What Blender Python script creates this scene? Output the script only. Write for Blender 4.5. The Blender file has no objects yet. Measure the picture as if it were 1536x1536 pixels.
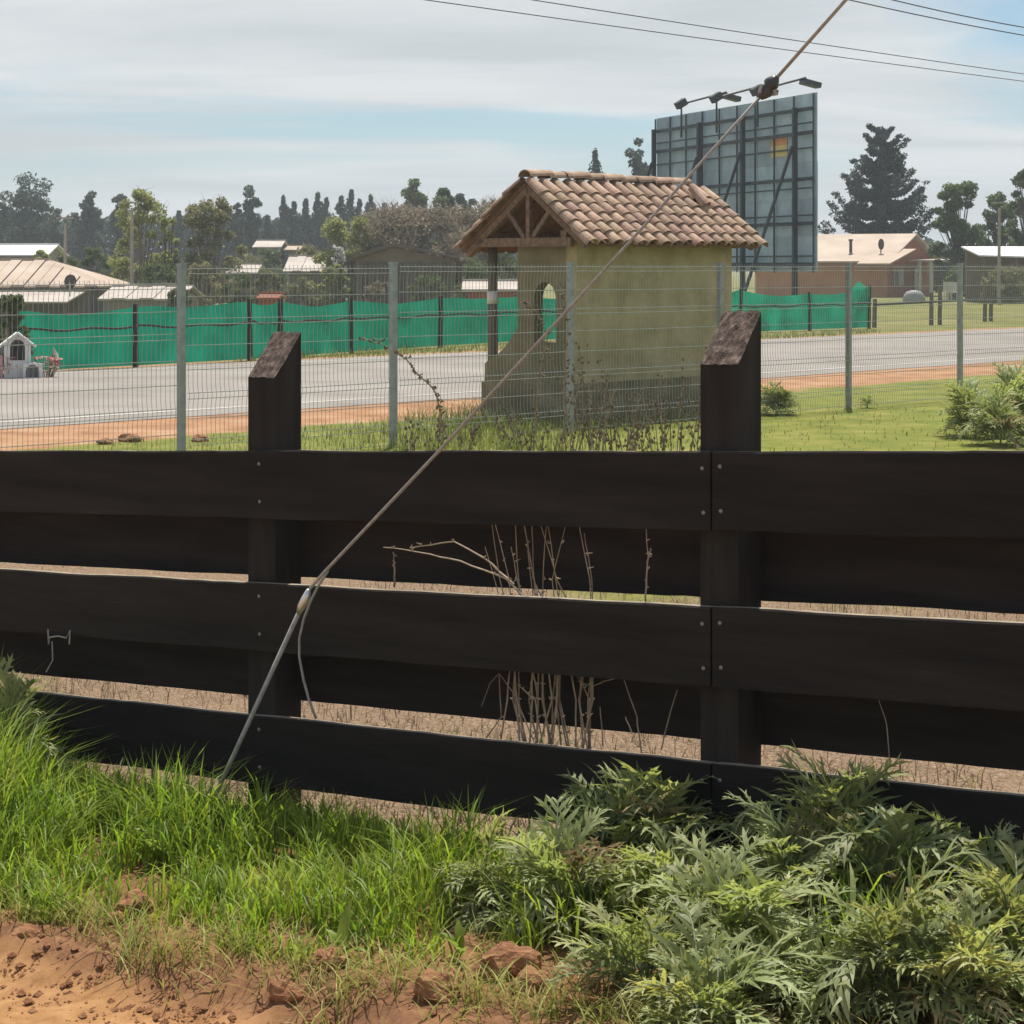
import bpy, math, random
import numpy as np
from mathutils import Vector, Matrix, noise as mnoise
R = math.radians
sc = bpy.context.scene
col = sc.collection

# ------------------------------------------------------------------ camera
EYE = 1.65
F = 3200.0            # focal length in pixels of a 1536 px wide picture
cam_d = bpy.data.cameras.new('camera'); cam = bpy.data.objects.new('camera', cam_d); col.objects.link(cam)
cam.location = (0, 0, EYE); cam.rotation_euler = (R(90), 0, 0)
cam_d.sensor_width = 36; cam_d.lens = 36 * F / 1536
cam_d.shift_y = -(768 - 400) / 1536
cam_d.clip_start = 0.05; cam_d.clip_end = 4000
sc.camera = cam
sc.view_settings.view_transform = 'Standard'; sc.view_settings.look = 'None'
sc.view_settings.gamma = 1; sc.view_settings.exposure = 0.42
sc.cycles.volume_bounces = 0; sc.cycles.max_bounces = 4; sc.cycles.diffuse_bounces = 2; sc.cycles.glossy_bounces = 2; sc.cycles.transmission_bounces = 3; sc.cycles.transparent_max_bounces = 6

# ------------------------------------------------------------------ sky and sun
SKX, SKY = 2.69, 16.95
SUN_EL, SUN_AZ = R(66), R(8)          # azimuth clockwise from +Y (ahead of the camera)
w = bpy.data.worlds.new('World'); sc.world = w; w.use_nodes = True
nt = w.node_tree; N = nt.nodes; L = nt.links
for n in list(N): N.remove(n)
def nd(nt, t, **k):
    n = nt.nodes.new(t)
    for a, b in k.items():
        if a == 'ins':
            for i, v in b.items(): n.inputs[i].default_value = v
        else: setattr(n, a, b)
    return n
sky = nd(nt, 'ShaderNodeTexSky', sky_type='NISHITA', sun_disc=False, sun_elevation=SUN_EL, sun_rotation=SUN_AZ,
         air_density=1.0, dust_density=0.3, ozone_density=1.0)
tc = nd(nt, 'ShaderNodeTexCoord')
sep = nd(nt, 'ShaderNodeSeparateXYZ'); L.new(tc.outputs['Generated'], sep.inputs[0])
mx = nd(nt, 'ShaderNodeMath', operation='MAXIMUM', ins={1: 0.0}); L.new(sep.outputs['Z'], mx.inputs[0])
ad = nd(nt, 'ShaderNodeMath', operation='ADD', ins={1: 0.09}); L.new(mx.outputs[0], ad.inputs[0])
dv = nd(nt, 'ShaderNodeMath', operation='DIVIDE'); L.new(sep.outputs['X'], dv.inputs[0]); L.new(ad.outputs[0], dv.inputs[1])
dv2 = nd(nt, 'ShaderNodeMath', operation='DIVIDE'); L.new(sep.outputs['Y'], dv2.inputs[0]); L.new(ad.outputs[0], dv2.inputs[1])
cmb = nd(nt, 'ShaderNodeCombineXYZ'); L.new(dv.outputs[0], cmb.inputs[0]); L.new(dv2.outputs[0], cmb.inputs[1])
mp = nd(nt, 'ShaderNodeMapping'); mp.inputs['Scale'].default_value = (0.42, 0.60, 1); mp.inputs['Location'].default_value = (SKX, SKY, 3.3)
L.new(cmb.outputs[0], mp.inputs[0])
ns = nd(nt, 'ShaderNodeTexNoise', ins={'Scale': 1.0, 'Detail': 6.0, 'Roughness': 0.5, 'Distortion': 0.6}); L.new(mp.outputs[0], ns.inputs['Vector'])
cr = nd(nt, 'ShaderNodeValToRGB'); L.new(ns.outputs['Fac'], cr.inputs[0])
cr.color_ramp.elements[0].position = 0.38; cr.color_ramp.elements[0].color = (.16, .16, .16, 1)
cr.color_ramp.elements[1].position = 0.50; cr.color_ramp.elements[1].color = (1, 1, 1, 1)
mp2 = nd(nt, 'ShaderNodeMapping'); mp2.inputs['Scale'].default_value = (0.55, 0.9, 1); mp2.inputs['Location'].default_value = (7.2, 4.4, 1.3)
L.new(cmb.outputs[0], mp2.inputs[0])
ns2 = nd(nt, 'ShaderNodeTexNoise', ins={'Scale': 1.0, 'Detail': 8.0, 'Roughness': 0.6, 'Distortion': 0.5}); L.new(mp2.outputs[0], ns2.inputs['Vector'])
cr2 = nd(nt, 'ShaderNodeValToRGB'); L.new(ns2.outputs['Fac'], cr2.inputs[0])
CLOUD = 1.0
cr2.color_ramp.elements[0].position = 0.40; cr2.color_ramp.elements[0].color = (4.3, 4.65, 4.85, 1)
cr2.color_ramp.elements[1].position = 0.62; cr2.color_ramp.elements[1].color = (5.9, 6.1, 6.2, 1)
mixc = nd(nt, 'ShaderNodeMix', data_type='RGBA'); L.new(cr.outputs[0], mixc.inputs[0])
tint = nd(nt, 'ShaderNodeMix', data_type='RGBA', blend_type='MULTIPLY'); tint.inputs[0].default_value = 1.0
tint.inputs[7].default_value = (.44, .62, .74, 1); L.new(sky.outputs[0], tint.inputs[6])
L.new(tint.outputs[2], mixc.inputs[6]); L.new(cr2.outputs[0], mixc.inputs[7])
bg = nd(nt, 'ShaderNodeBackground', ins={1: 0.1}); L.new(mixc.outputs[2], bg.inputs[0])
wo = nd(nt, 'ShaderNodeOutputWorld'); L.new(bg.outputs[0], wo.inputs[0])

sl = bpy.data.lights.new('sun', 'SUN'); sl.energy = 4.6; sl.angle = R(0.8); sl.color = (1.0, 0.94, 0.84)
so = bpy.data.objects.new('sun', sl); col.objects.link(so)
sd = Vector((math.sin(SUN_AZ) * math.cos(SUN_EL), math.cos(SUN_AZ) * math.cos(SUN_EL), math.sin(SUN_EL)))
so.rotation_euler = sd.to_track_quat('Z', 'Y').to_euler(); so.location = (0, 0, 30)

# ------------------------------------------------------------------ helpers
rng = np.random.default_rng(11); random.seed(5)
def sm(a, b, x):
    t = np.clip((np.asarray(x, float) - a) / (b - a), 0, 1); return t * t * (3 - 2 * t)
TH = R(37.4)                     # the plank fence recedes to one side at this angle
P1 = (-356 / F * 6.6, 6.6)       # its first post
RD = R(48.3)                     # road, wire fence and shelter run in this direction
rx, ry = math.cos(RD), math.sin(RD)
def along_fence(x, y): return (x - P1[0]) * math.cos(TH) - (y - P1[1]) * math.sin(TH)
def behind_fence(x, y): return (x - P1[0]) * math.sin(TH) + (y - P1[1]) * math.cos(TH)
def across_road(x, y): return -ry * x + rx * y
def G(x, y):
    """height of the ground"""
    s = along_fence(x, y); m = behind_fence(x, y)
    near = 1 - sm(2.0, 9.0, m)
    z = -0.05 + near * (0.052 * np.clip(s, -6, 6) + 0.02)
    n = across_road(x, y)
    z = z - 1.9 * sm(33, 48, n) * (1 - sm(-4, 10, x))
    z = z - 0.07 * sm(1.22, 1.50, -m - 0.08 * np.sin(s * 3 + 1)) * near   # the cut bank down to the track
    return z
def at(px, py, Z): return Vector(((px - 768) / F * Z, Z, EYE - (py - 400) / F * Z))
def on_ground(px, py):
    Z = 10.0
    for _ in range(60):
        X = (px - 768) / F * Z
        Z = 0.5 * Z + 0.5 * (EYE - float(G(X, Z))) * F / (py - 400)
    X = (px - 768) / F * Z
    return Vector((X, Z, float(G(X, Z))))

def tag(o, label=None, cat=None, group=None, kind=None):
    if label: o['label'] = label
    if cat: o['category'] = cat
    if group: o['group'] = group
    if kind: o['kind'] = kind
    return o
def thing(name, loc, rz, label, cat, group=None):
    o = bpy.data.objects.new(name, None); col.objects.link(o); o.empty_display_size = 0.2
    o.location = loc; o.rotation_euler = (0, 0, rz); return tag(o, label, cat, group)
def link(name, me, parent=None, loc=(0, 0, 0), rot=(0, 0, 0), scale=(1, 1, 1)):
    o = bpy.data.objects.new(name, me); col.objects.link(o); o.parent = parent
    o.location = loc; o.rotation_euler = rot; o.scale = scale; return o
def copy_tree(o, parent=None):
    c = o.copy(); col.objects.link(c); c.parent = parent
    for ch in list(o.children): copy_tree(ch, c)
    return c

class MB:
    def __init__(s): s.v = []; s.f = []
    def add(s, vs, fs):
        b = len(s.v); s.v += [tuple(p) for p in vs]; s.f += [tuple(i + b for i in f) for f in fs]
    def box(s, x0, x1, y0, y1, z0, z1, shear=0.0, M=None):
        vs = [Vector((x, y, z + shear * x)) for z in (z0, z1) for y in (y0, y1) for x in (x0, x1)]
        if M: vs = [M @ p for p in vs]
        s.add(vs, [(0, 2, 3, 1), (4, 5, 7, 6), (0, 1, 5, 4), (2, 6, 7, 3), (0, 4, 6, 2), (1, 3, 7, 5)])
    def bar(s, a, b, wd, ht, up=(0, 0, 1)):
        a = Vector(a); b = Vector(b); d = (b - a).normalized(); u = Vector(up)
        if abs(d.dot(u)) > .98: u = Vector((1, 0, 0))
        sx = d.cross(u).normalized(); u = sx.cross(d).normalized()
        vs = [p + sx * (i * wd / 2) + u * (j * ht / 2) for p in (a, b) for i, j in ((-1, -1), (1, -1), (1, 1), (-1, 1))]
        s.add(vs, [(3, 2, 1, 0), (4, 5, 6, 7), (0, 1, 5, 4), (1, 2, 6, 5), (2, 3, 7, 6), (3, 0, 4, 7)])
    def tube(s, pts, rad, n=6, cap=True):
        pts = [Vector(p) for p in pts]
        if not hasattr(rad, '__len__'): rad = [rad] * len(pts)
        b = len(s.v); prev = None
        for i, p in enumerate(pts):
            d = (pts[min(i + 1, len(pts) - 1)] - pts[max(i - 1, 0)]).normalized()
            if prev is None:
                u = d.orthogonal().normalized()
            else:
                u = (prev - d * prev.dot(d)); u = u.normalized() if u.length > 1e-6 else d.orthogonal().normalized()
            prev = u; v = d.cross(u)
            for k in range(n):
                a = 2 * math.pi * k / n
                s.v.append(tuple(p + (u * math.cos(a) + v * math.sin(a)) * rad[i]))
        for i in range(len(pts) - 1):
            for k in range(n):
                s.f.append((b + i * n + k, b + i * n + (k + 1) % n, b + (i + 1) * n + (k + 1) % n, b + (i + 1) * n + k))
        if cap:
            s.f.append(tuple(b + k for k in reversed(range(n)))); e = b + (len(pts) - 1) * n
            s.f.append(tuple(e + k for k in range(n)))
    def poly(s, vs): s.add(vs, [tuple(range(len(vs)))])
    def prism(s, prof, d):
        """closed profile (list of points) pushed by vector d"""
        n = len(prof); d = Vector(d); prof = [Vector(p) for p in prof]
        vs = prof + [p + d for p in prof]
        s.add(vs, [tuple(reversed(range(n))), tuple(range(n, 2 * n))] + [(i, (i + 1) % n, n + (i + 1) % n, n + i) for i in range(n)])
    def mesh(s, name, mat, smooth=False):
        me = bpy.data.meshes.new(name); me.from_pydata(s.v, [], s.f); me.materials.append(mat)
        if smooth: me.polygons.foreach_set('use_smooth', [True] * len(me.polygons))
        me.update(); return me
    def build(s, name, mat, parent=None, smooth=False, **k):
        return link(name, s.mesh(name, mat, smooth), parent, **k)
def np_mesh(name, V, Fq, mat, smooth=False):
    me = bpy.data.meshes.new(name); V = np.asarray(V, np.float32); Fq = np.asarray(Fq, np.int32); k = Fq.shape[1]
    me.vertices.add(len(V)); me.vertices.foreach_set('co', V.ravel())
    me.loops.add(Fq.size); me.loops.foreach_set('vertex_index', Fq.ravel())
    me.polygons.add(len(Fq)); me.polygons.foreach_set('loop_start', np.arange(0, Fq.size, k, dtype=np.int32))
    me.polygons.foreach_set('loop_total', np.full(len(Fq), k, np.int32))
    if smooth: me.polygons.foreach_set('use_smooth', np.ones(len(Fq), bool))
    me.materials.append(mat); me.update(calc_edges=True); return me

# ------------------------------------------------------------------ materials
def mat(name, cols, scale=6.0, rough=0.8, bump=0.0, bscale=None, stretch=(1, 1, 1), rand=0.0, island=0.0, detail=5.0,
        spec=0.3, metal=0.0, transl=0.0, tcol=None, alpha=None, contrast=(0.3, 0.7)):
    m = bpy.data.materials.new(name); m.use_nodes = True; t = m.node_tree
    b = t.nodes['Principled BSDF']; out = t.nodes['Material Output']
    tc = nd(t, 'ShaderNodeTexCoord'); mp = nd(t, 'ShaderNodeMapping'); mp.inputs['Scale'].default_value = stretch
    t.links.new(tc.outputs['Object'], mp.inputs[0])
    ns = nd(t, 'ShaderNodeTexNoise', ins={'Scale': scale, 'Detail': detail, 'Roughness': 0.6}); t.links.new(mp.outputs[0], ns.inputs['Vector'])
    cr = nd(t, 'ShaderNodeValToRGB'); t.links.new(ns.outputs['Fac'], cr.inputs[0])
    e = cr.color_ramp.elements
    for i in range(len(cols) - 2): e.new(0.5)
    for i, c in enumerate(cols):
        e[i].position = contrast[0] + (contrast[1] - contrast[0]) * i / max(1, len(cols) - 1); e[i].color = (*c, 1)
    colr = cr.outputs[0]
    if rand or island:
        hs = nd(t, 'ShaderNodeHueSaturation')
        src = nd(t, 'ShaderNodeNewGeometry').outputs['Random Per Island'] if island else nd(t, 'ShaderNodeObjectInfo').outputs['Random']
        k = island or rand
        mr = nd(t, 'ShaderNodeMapRange', ins={3: 1 - k, 4: 1 + k}); t.links.new(src, mr.inputs[0]); t.links.new(mr.outputs[0], hs.inputs['Value'])
        wn = nd(t, 'ShaderNodeTexWhiteNoise', noise_dimensions='1D'); t.links.new(src, wn.inputs['W'])
        mr2 = nd(t, 'ShaderNodeMapRange', ins={3: 0.5 - 0.06 * k, 4: 0.5 + 0.06 * k}); t.links.new(wn.outputs['Value'], mr2.inputs[0]); t.links.new(mr2.outputs[0], hs.inputs['Hue'])
        t.links.new(colr, hs.inputs['Color']); colr = hs.outputs[0]
    t.links.new(colr, b.inputs['Base Color'])
    b.inputs['Roughness'].default_value = rough; b.inputs['Specular IOR Level'].default_value = spec; b.inputs['Metallic'].default_value = metal
    if bump:
        n2 = nd(t, 'ShaderNodeTexNoise', ins={'Scale': bscale or scale * 4, 'Detail': 6.0, 'Roughness': 0.65}); t.links.new(mp.outputs[0], n2.inputs['Vector'])
        bp = nd(t, 'ShaderNodeBump', ins={'Strength': bump, 'Distance': 0.02}); t.links.new(n2.outputs['Fac'], bp.inputs['Height']); t.links.new(bp.outputs[0], b.inputs['Normal'])
    if transl:
        tr = nd(t, 'ShaderNodeBsdfTranslucent'); ms = nd(t, 'ShaderNodeMixShader', ins={0: transl})
        if tcol:
            mm = nd(t, 'ShaderNodeMix', data_type='RGBA', blend_type='MULTIPLY'); mm.inputs[0].default_value = 1
            mm.inputs[7].default_value = (*tcol, 1); t.links.new(colr, mm.inputs[6]); t.links.new(mm.outputs[2], tr.inputs[0])
        else: t.links.new(colr, tr.inputs[0])
        t.links.new(b.outputs[0], ms.inputs[1]); t.links.new(tr.outputs[0], ms.inputs[2]); t.links.new(ms.outputs[0], out.inputs[0])
    if alpha is not None: b.inputs['Alpha'].default_value = alpha
    return m

WOOD = mat('creosote_wood', [(.014, .012, .011), (.022, .0185, .017), (.030, .0255, .023), (.062, .054, .048)], 4, .8, .3, 60, (.4, 4, 4), contrast=(.3, .82), detail=10, rand=.12, spec=.15)
WOODP = mat('creosote_post', [(.016, .014, .013), (.025, .0215, .020), (.034, .030, .027), (.066, .058, .052)], 4, .8, .3, 60, (5, 5, .5), contrast=(.3, .82), detail=10, rand=.1, spec=.15)
EDGE = mat('painted_sunlit_edge', [(.16, .13, .10), (.30, .25, .19), (.42, .36, .28)], 30, .85, .2, 90, (.4, 2, 2))  # pale tone paints the sunlight along the plank tops into the colour
ENDG = mat('sawn_end_grain', [(.05, .034, .027), (.12, .085, .07), (.26, .20, .165)], 55, .85, .5, 160, (1, 1, .4), contrast=(.35, .68))
NAIL = mat('nail_steel', [(.25, .25, .25), (.35, .34, .33)], 30, .45, metal=.8)
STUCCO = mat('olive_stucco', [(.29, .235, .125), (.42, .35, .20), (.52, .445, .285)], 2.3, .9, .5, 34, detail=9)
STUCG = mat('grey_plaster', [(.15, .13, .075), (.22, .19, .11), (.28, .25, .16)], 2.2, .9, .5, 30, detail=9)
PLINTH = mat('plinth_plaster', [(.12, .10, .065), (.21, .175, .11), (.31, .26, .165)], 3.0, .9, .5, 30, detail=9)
TILE = mat('clay_tile', [(.22, .135, .095), (.36, .24, .17), (.47, .345, .26)], 9, .85, .3, 50, rand=.22)
DECK = mat('pan_tile_clay', [(.14, .075, .045), (.22, .125, .08)], 12, .9, .3)
TIMB = mat('brown_timber', [(.12, .07, .045), (.20, .125, .085), (.27, .18, .13)], 7, .8, .3, 50, (3, 3, 3), rand=.12)
POLEW = mat('grey_pole_wood', [(.12, .10, .075), (.20, .165, .125)], 8, .85, .3, 40, (5, 5, .6))
GALV = mat('galvanised_steel', [(.22, .25, .27), (.30, .33, .35), (.36, .39, .41)], 12, .45, metal=.35, spec=.5)
WIREG = mat('fence_wire', [(.30, .32, .31), (.42, .44, .42)], 12, .45, metal=.3)
CABLE = mat('steel_strand', [(.26, .255, .245), (.40, .395, .38)], 60, .5, metal=.1, stretch=(1, 1, 1))
RODM = mat('anchor_rod', [(.28, .27, .26), (.44, .43, .41)], 40, .5, metal=.1)
CLAMP = mat('bright_clamp', [(.6, .6, .58), (.75, .75, .74)], 30, .3, metal=.7)
INSUL = mat('grey_insulator', [(.04, .045, .048), (.075, .082, .085)], 30, .35)
NETG = mat('green_mesh', [(.002, .25, .145), (.004, .34, .205), (.012, .43, .27)], 1.6, .8, .1, 40, (1, 1, .6), transl=.4, detail=7)
NETP = mat('mesh_post', [(.03, .03, .025), (.06, .055, .045)], 10, .85)
STEELB = mat('blue_black_steel', [(.012, .018, .026), (.03, .04, .05)], 8, .6, spec=.4)
SHEET = mat('billboard_sheet', [(.34, .43, .50), (.43, .52, .59), (.52, .60, .66)], 1.3, .7, rand=.14, detail=7, transl=.38)
ORANGE = mat('orange_sheet', [(.55, .22, .06), (.62, .28, .09)], 3, .7)
YELLOW = mat('ochre_sheet', [(.58, .45, .16), (.66, .52, .22)], 3, .7)
LAMPM = mat('lamp_metal', [(.02, .022, .026), (.05, .05, .055)], 8, .5)
BARK = mat('bark', [(.07, .055, .045), (.16, .13, .105)], 4, .9, .4, 12, (4, 4, .7))
PALEB = mat('pale_bark', [(.25, .22, .19), (.42, .38, .33)], 4, .9, .3, 12, (4, 4, .7))
TWIG = mat('bare_twigs', [(.20, .155, .125), (.30, .24, .20)], 2, .9, island=.3)
def leafm(name, a, b, t=.35, isl=.3): return mat(name, [a, b], .8, .65, island=isl, transl=t, spec=.25)
EUC = leafm('eucalyptus_leaves', (.05, .075, .055), (.105, .135, .095), .35)
PINE = leafm('pine_needles', (.036, .06, .045), (.075, .105, .075), .25)
ARAU = leafm('araucaria_needles', (.02, .034, .028), (.045, .065, .05), .15)
BRN = leafm('brown_thicket', (.21, .17, .115), (.33, .275, .195), .4)
BLOS = leafm('white_blossom', (.6, .58, .55), (.8, .78, .76), .3)
WIL = leafm('willow_leaves', (.24, .27, .07), (.40, .42, .15), .5)
OLIV = leafm('olive_leaves', (.21, .205, .09), (.32, .31, .155), .5)
BRO = leafm('broad_leaves', (.09, .13, .045), (.17, .22, .085), .45)
BUSHD = leafm('bush_leaves', (.08, .12, .04), (.16, .20, .075), .45)
GRASS = mat('grass_blades', [(.13, .21, .022), (.25, .345, .038), (.38, .45, .085)], 5, .5, island=.35, transl=.5, tcol=(1.1, 1.15, .7), spec=.35)
GRASSD = mat('meadow_blades', [(.13, .165, .03), (.22, .235, .055)], .8, .6, island=.35, transl=.45, spec=.3)
GRASSY = mat('yellowing_blades', [(.22, .26, .045), (.34, .35, .08), (.42, .38, .15)], 9, .65, island=.4, transl=.35, spec=.25)
STRAW = mat('straw_blades', [(.15, .105, .06), (.34, .26, .165)], 9, .8, island=.4, transl=.2)
THIS = mat('thistle_leaf', [(.20, .24, .09), (.36, .40, .175), (.52, .54, .31)], 14, .52, rand=.3, transl=.45, tcol=(1.1, 1.1, .6), spec=.35)
DRYL = mat('withered_leaf', [(.22, .16, .07), (.40, .32, .16), (.50, .43, .25)], 14, .8, rand=.3, transl=.3)
THISR = mat('thistle_rib', [(.22, .27, .14), (.32, .36, .22)], 9, .5, transl=.2)
DOCK = mat('dock_leaf', [(.2, .3, .035), (.32, .42, .07)], 9, .5, rand=.2, transl=.5, spec=.4)
DRYS = mat('dry_stem', [(.22, .17, .12), (.42, .35, .27)], 30, .85, rand=.2)
SEED = mat('dry_seed_head', [(.11, .08, .06), (.2, .15, .11)], 20, .9)
CLOD = mat('earth_clod', [(.19, .08, .04), (.33, .155, .075), (.43, .235, .125)], 22, .95, .7, 70)
ROOFT = mat('tan_roof_sheet', [(.36, .27, .20), (.44, .34, .26), (.50, .41, .33)], .5, .6, .05)
ROOFP = mat('pale_roof_sheet', [(.34, .29, .25), (.50, .45, .40)], .9, .6)
ROOFW = mat('white_roof_sheet', [(.68, .68, .68), (.78, .78, .78)], .8, .55)
HWALL = mat('grey_house_wall', [(.20, .19, .16), (.28, .26, .22)], 1.5, .85)  # plain grey for the house and shed walls
BRICKW = mat('terracotta_wall', [(.44, .20, .085), (.54, .27, .125)], 1.2, .85)
RUST = mat('brown_gable', [(.26, .09, .05), (.34, .125, .075)], 1.5, .85)
DARKG = mat('window_glass', [(.02, .025, .03), (.05, .055, .06)], 2, .15, spec=.6)
WHITEP = mat('white_paint', [(.66, .64, .61), (.78, .77, .75)], 4, .6)
BROWNR = mat('brown_barn_roof', [(.20, .15, .115), (.28, .215, .17)], 1, .85)
FENCEW = mat('weathered_palisade', [(.10, .085, .07), (.17, .145, .12)], 2, .9, rand=.2)
DISH = mat('dark_dish', [(.06, .045, .035), (.10, .08, .065)], 5, .6)
REDM = mat('red_cloth', [(.5, .03, .05), (.6, .06, .08)], 6, .7)
BLUEM = mat('blue_cloth', [(.03, .06, .25), (.05, .09, .32)], 6, .7)
PINKF = mat('flower_petals', [(.5, .06, .09), (.62, .30, .30), (.7, .6, .55)], 30, .7)
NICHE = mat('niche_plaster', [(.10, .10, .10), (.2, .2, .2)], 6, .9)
ASPH = mat('pale_asphalt', [(.20, .175, .155), (.265, .238, .215), (.315, .285, .26)], .45, .9, .15, 60, (1, 1, 1), detail=12)
PAINTW = mat('worn_paint', [(.45, .42, .38), (.6, .57, .52)], 3, .8)
TANK = mat('pale_plastic', [(.26, .26, .255), (.36, .36, .35)], 3, .6)

def ground_mat():
    m = bpy.data.materials.new('earth_and_turf'); m.use_nodes = True; t = m.node_tree; lk = t.links.new
    b = t.nodes['Principled BSDF']; b.inputs['Roughness'].default_value = .95; b.inputs['Specular IOR Level'].default_value = .15
    g = nd(t, 'ShaderNodeTexCoord'); P = g.outputs['Object']
    def noise(s, d=6, r=.6):
        n = nd(t, 'ShaderNodeTexNoise', ins={'Scale': s, 'Detail': d, 'Roughness': r}); lk(P, n.inputs['Vector']); return n.outputs['Fac']
    def ramp(fac, cols, lo=.3, hi=.7):
        c = nd(t, 'ShaderNodeValToRGB'); lk(fac, c.inputs[0]); e = c.color_ramp.elements
        for i in range(len(cols) - 2): e.new(.5)
        for i, k in enumerate(cols): e[i].position = lo + (hi - lo) * i / (len(cols) - 1); e[i].color = (*k, 1)
        return c.outputs[0]
    def lin(ax, ay, c):
        v = nd(t, 'ShaderNodeVectorMath', operation='DOT_PRODUCT'); lk(P, v.inputs[0]); v.inputs[1].default_value = (ax, ay, 0)
        a = nd(t, 'ShaderNodeMath', operation='ADD', ins={1: c}); lk(v.outputs['Value'], a.inputs[0]); return a.outputs[0]
    def wob(x, nz, amp):
        a = nd(t, 'ShaderNodeMath', operation='MULTIPLY_ADD', ins={1: amp, 2: -amp / 2}); lk(nz, a.inputs[0])
        s = nd(t, 'ShaderNodeMath', operation='ADD'); lk(x, s.inputs[0]); lk(a.outputs[0], s.inputs[1]); return s.outputs[0]
    def step(x, lo, hi):
        r = nd(t, 'ShaderNodeMapRange', interpolation_type='SMOOTHSTEP', ins={1: lo, 2: hi}); lk(x, r.inputs[0]); return r.outputs[0]
    def mix(f, a, b2):
        n = nd(t, 'ShaderNodeMix', data_type='RGBA'); lk(f, n.inputs[0]); lk(a, n.inputs[6]); lk(b2, n.inputs[7]); return n.outputs[2]
    mm = lin(math.sin(TH), math.cos(TH), -(P1[0] * math.sin(TH) + P1[1] * math.cos(TH)))
    nn = lin(-ry, rx, 0)
    dirt = ramp(noise(16, 12, .75), [(.25, .125, .052), (.38, .20, .085), (.47, .275, .13)])
    soil = ramp(noise(24, 12, .8), [(.09, .042, .022), (.22, .108, .055), (.34, .185, .095)])
    thatch = ramp(noise(75, 9, .85), [(.045, .03, .02), (.22, .145, .09), (.42, .31, .21)], .38, .62)
    lawn = ramp(noise(1.6, 9, .7), [(.105, .13, .02), (.175, .19, .035), (.27, .245, .075)])
    band = ramp(noise(1.3, 9, .7), [(.22, .11, .055), (.38, .205, .11), (.47, .30, .19)])
    far = ramp(noise(.35, 8, .6), [(.11, .125, .03), (.18, .18, .055), (.28, .24, .12)])
    c = mix(step(wob(mm, noise(4), .35), -1.46, -1.30), dirt, soil)
    c = mix(step(wob(mm, noise(3), .4), -.12, .12), c, thatch)
    c = mix(step(wob(mm, noise(.7), 5), 4.2, 5.6), c, lawn)
    c = mix(step(wob(nn, noise(.9, 9, .75), 2.2), 16.5, 16.8), c, band)
    c = mix(step(wob(nn, noise(.5), 1.0), 28.9, 29.6), c, far)
    lk(c, b.inputs['Base Color'])
    n2 = noise(70, 9, .8); bp = nd(t, 'ShaderNodeBump', ins={'Strength': .45, 'Distance': .02}); lk(n2, bp.inputs['Height']); lk(bp.outputs[0], b.inputs['Normal'])
    return m
GROUND = ground_mat()

# ------------------------------------------------------------------ ground and road
def axis(lo, hi, step, lim, grow):
    a = list(np.arange(lo, hi + 1e-6, step)); s = step
    while a[-1] < lim: s *= grow; a.append(a[-1] + s)
    s = step; b = []; p = lo
    while p > -lim: s *= grow; p -= s; b.append(p)
    return np.array(b[::-1] + a)
gx = axis(-1.7, 1.7, .03, 1500, 1.12)
gy = np.concatenate([np.arange(-30, 4.0, 1.7), axis(4.0, 7.0, .03, 1500, 1.09)[lambda a: a >= 4.0] if False else np.array([v for v in axis(4.0, 7.0, .03, 2500, 1.07) if v >= 4.0])])
XX, YY = np.meshgrid(gx, gy); ZZ = np.array(G(XX, YY))
nm = (1 - sm(1.5, 5, np.abs(XX))) * (1 - sm(7.2, 9, YY)) * sm(3.5, 4.4, YY)
mm_ = np.array(behind_fence(XX, YY)); bank = np.exp(-((mm_ + 1.36) / .16) ** 2)
bump = np.zeros_like(ZZ)
for j in range(XX.shape[0]):
    for i in range(XX.shape[1]):
        if nm[j, i] > 0:
            p = Vector((XX[j, i] * 7, YY[j, i] * 7, 0)); a = mnoise.noise(p); c = mnoise.noise(p * 2.7 + Vector((5, 2, 1))); e = mnoise.noise(p * 6.0)
            bump[j, i] = (.010 * a + .009 * c + .006 * e) * (.35 + 1.6 * bank[j, i] + (.5 if mm_[j, i] > -1.36 else 0))
ZZ = ZZ + bump * nm
V = np.stack([XX, YY, ZZ], -1).reshape(-1, 3); nx_ = len(gx); ny_ = len(gy)
ii, jj = np.meshgrid(np.arange(nx_ - 1), np.arange(ny_ - 1)); q = (jj * nx_ + ii).ravel()
gobj = link('ground', np_mesh('ground', V, np.stack([q, q + 1, q + nx_ + 1, q + nx_], 1), GROUND, True)); tag(gobj, kind='structure')

def road_pt(t, n, dz): return Vector((rx * t - ry * n, ry * t + rx * n, 0)) + Vector((0, 0, -.05 + dz))
def strip(name, n0, n1, t0, t1, dz, m, wob=0.0, step=1.5, parent=None):
    ts = np.arange(t0, t1, step); b = MB()
    vs = []
    for t in ts:
        o0 = mnoise.noise(Vector((t * .6, n0, 0))) * wob; o1 = mnoise.noise(Vector((t * .6, n1, 3))) * wob
        vs += [road_pt(t, n0 + o0, dz), road_pt(t, n1 + o1, dz)]
    b.add(vs, [(2 * i, 2 * i + 1, 2 * i + 3, 2 * i + 2)[::-1] for i in range(len(ts) - 1)])
    return b.build(name, m, parent)
road = strip('road', 18.75, 28.7, -120, 400, .006, ASPH, .18); tag(road, kind='structure')
edge = strip('edge_line', 27.9, 28.0, -120, 400, .010, PAINTW, .02, parent=road)
edge2 = strip('edge_line', 19.55, 19.65, -120, 400, .010, PAINTW, .02, parent=road)

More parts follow.
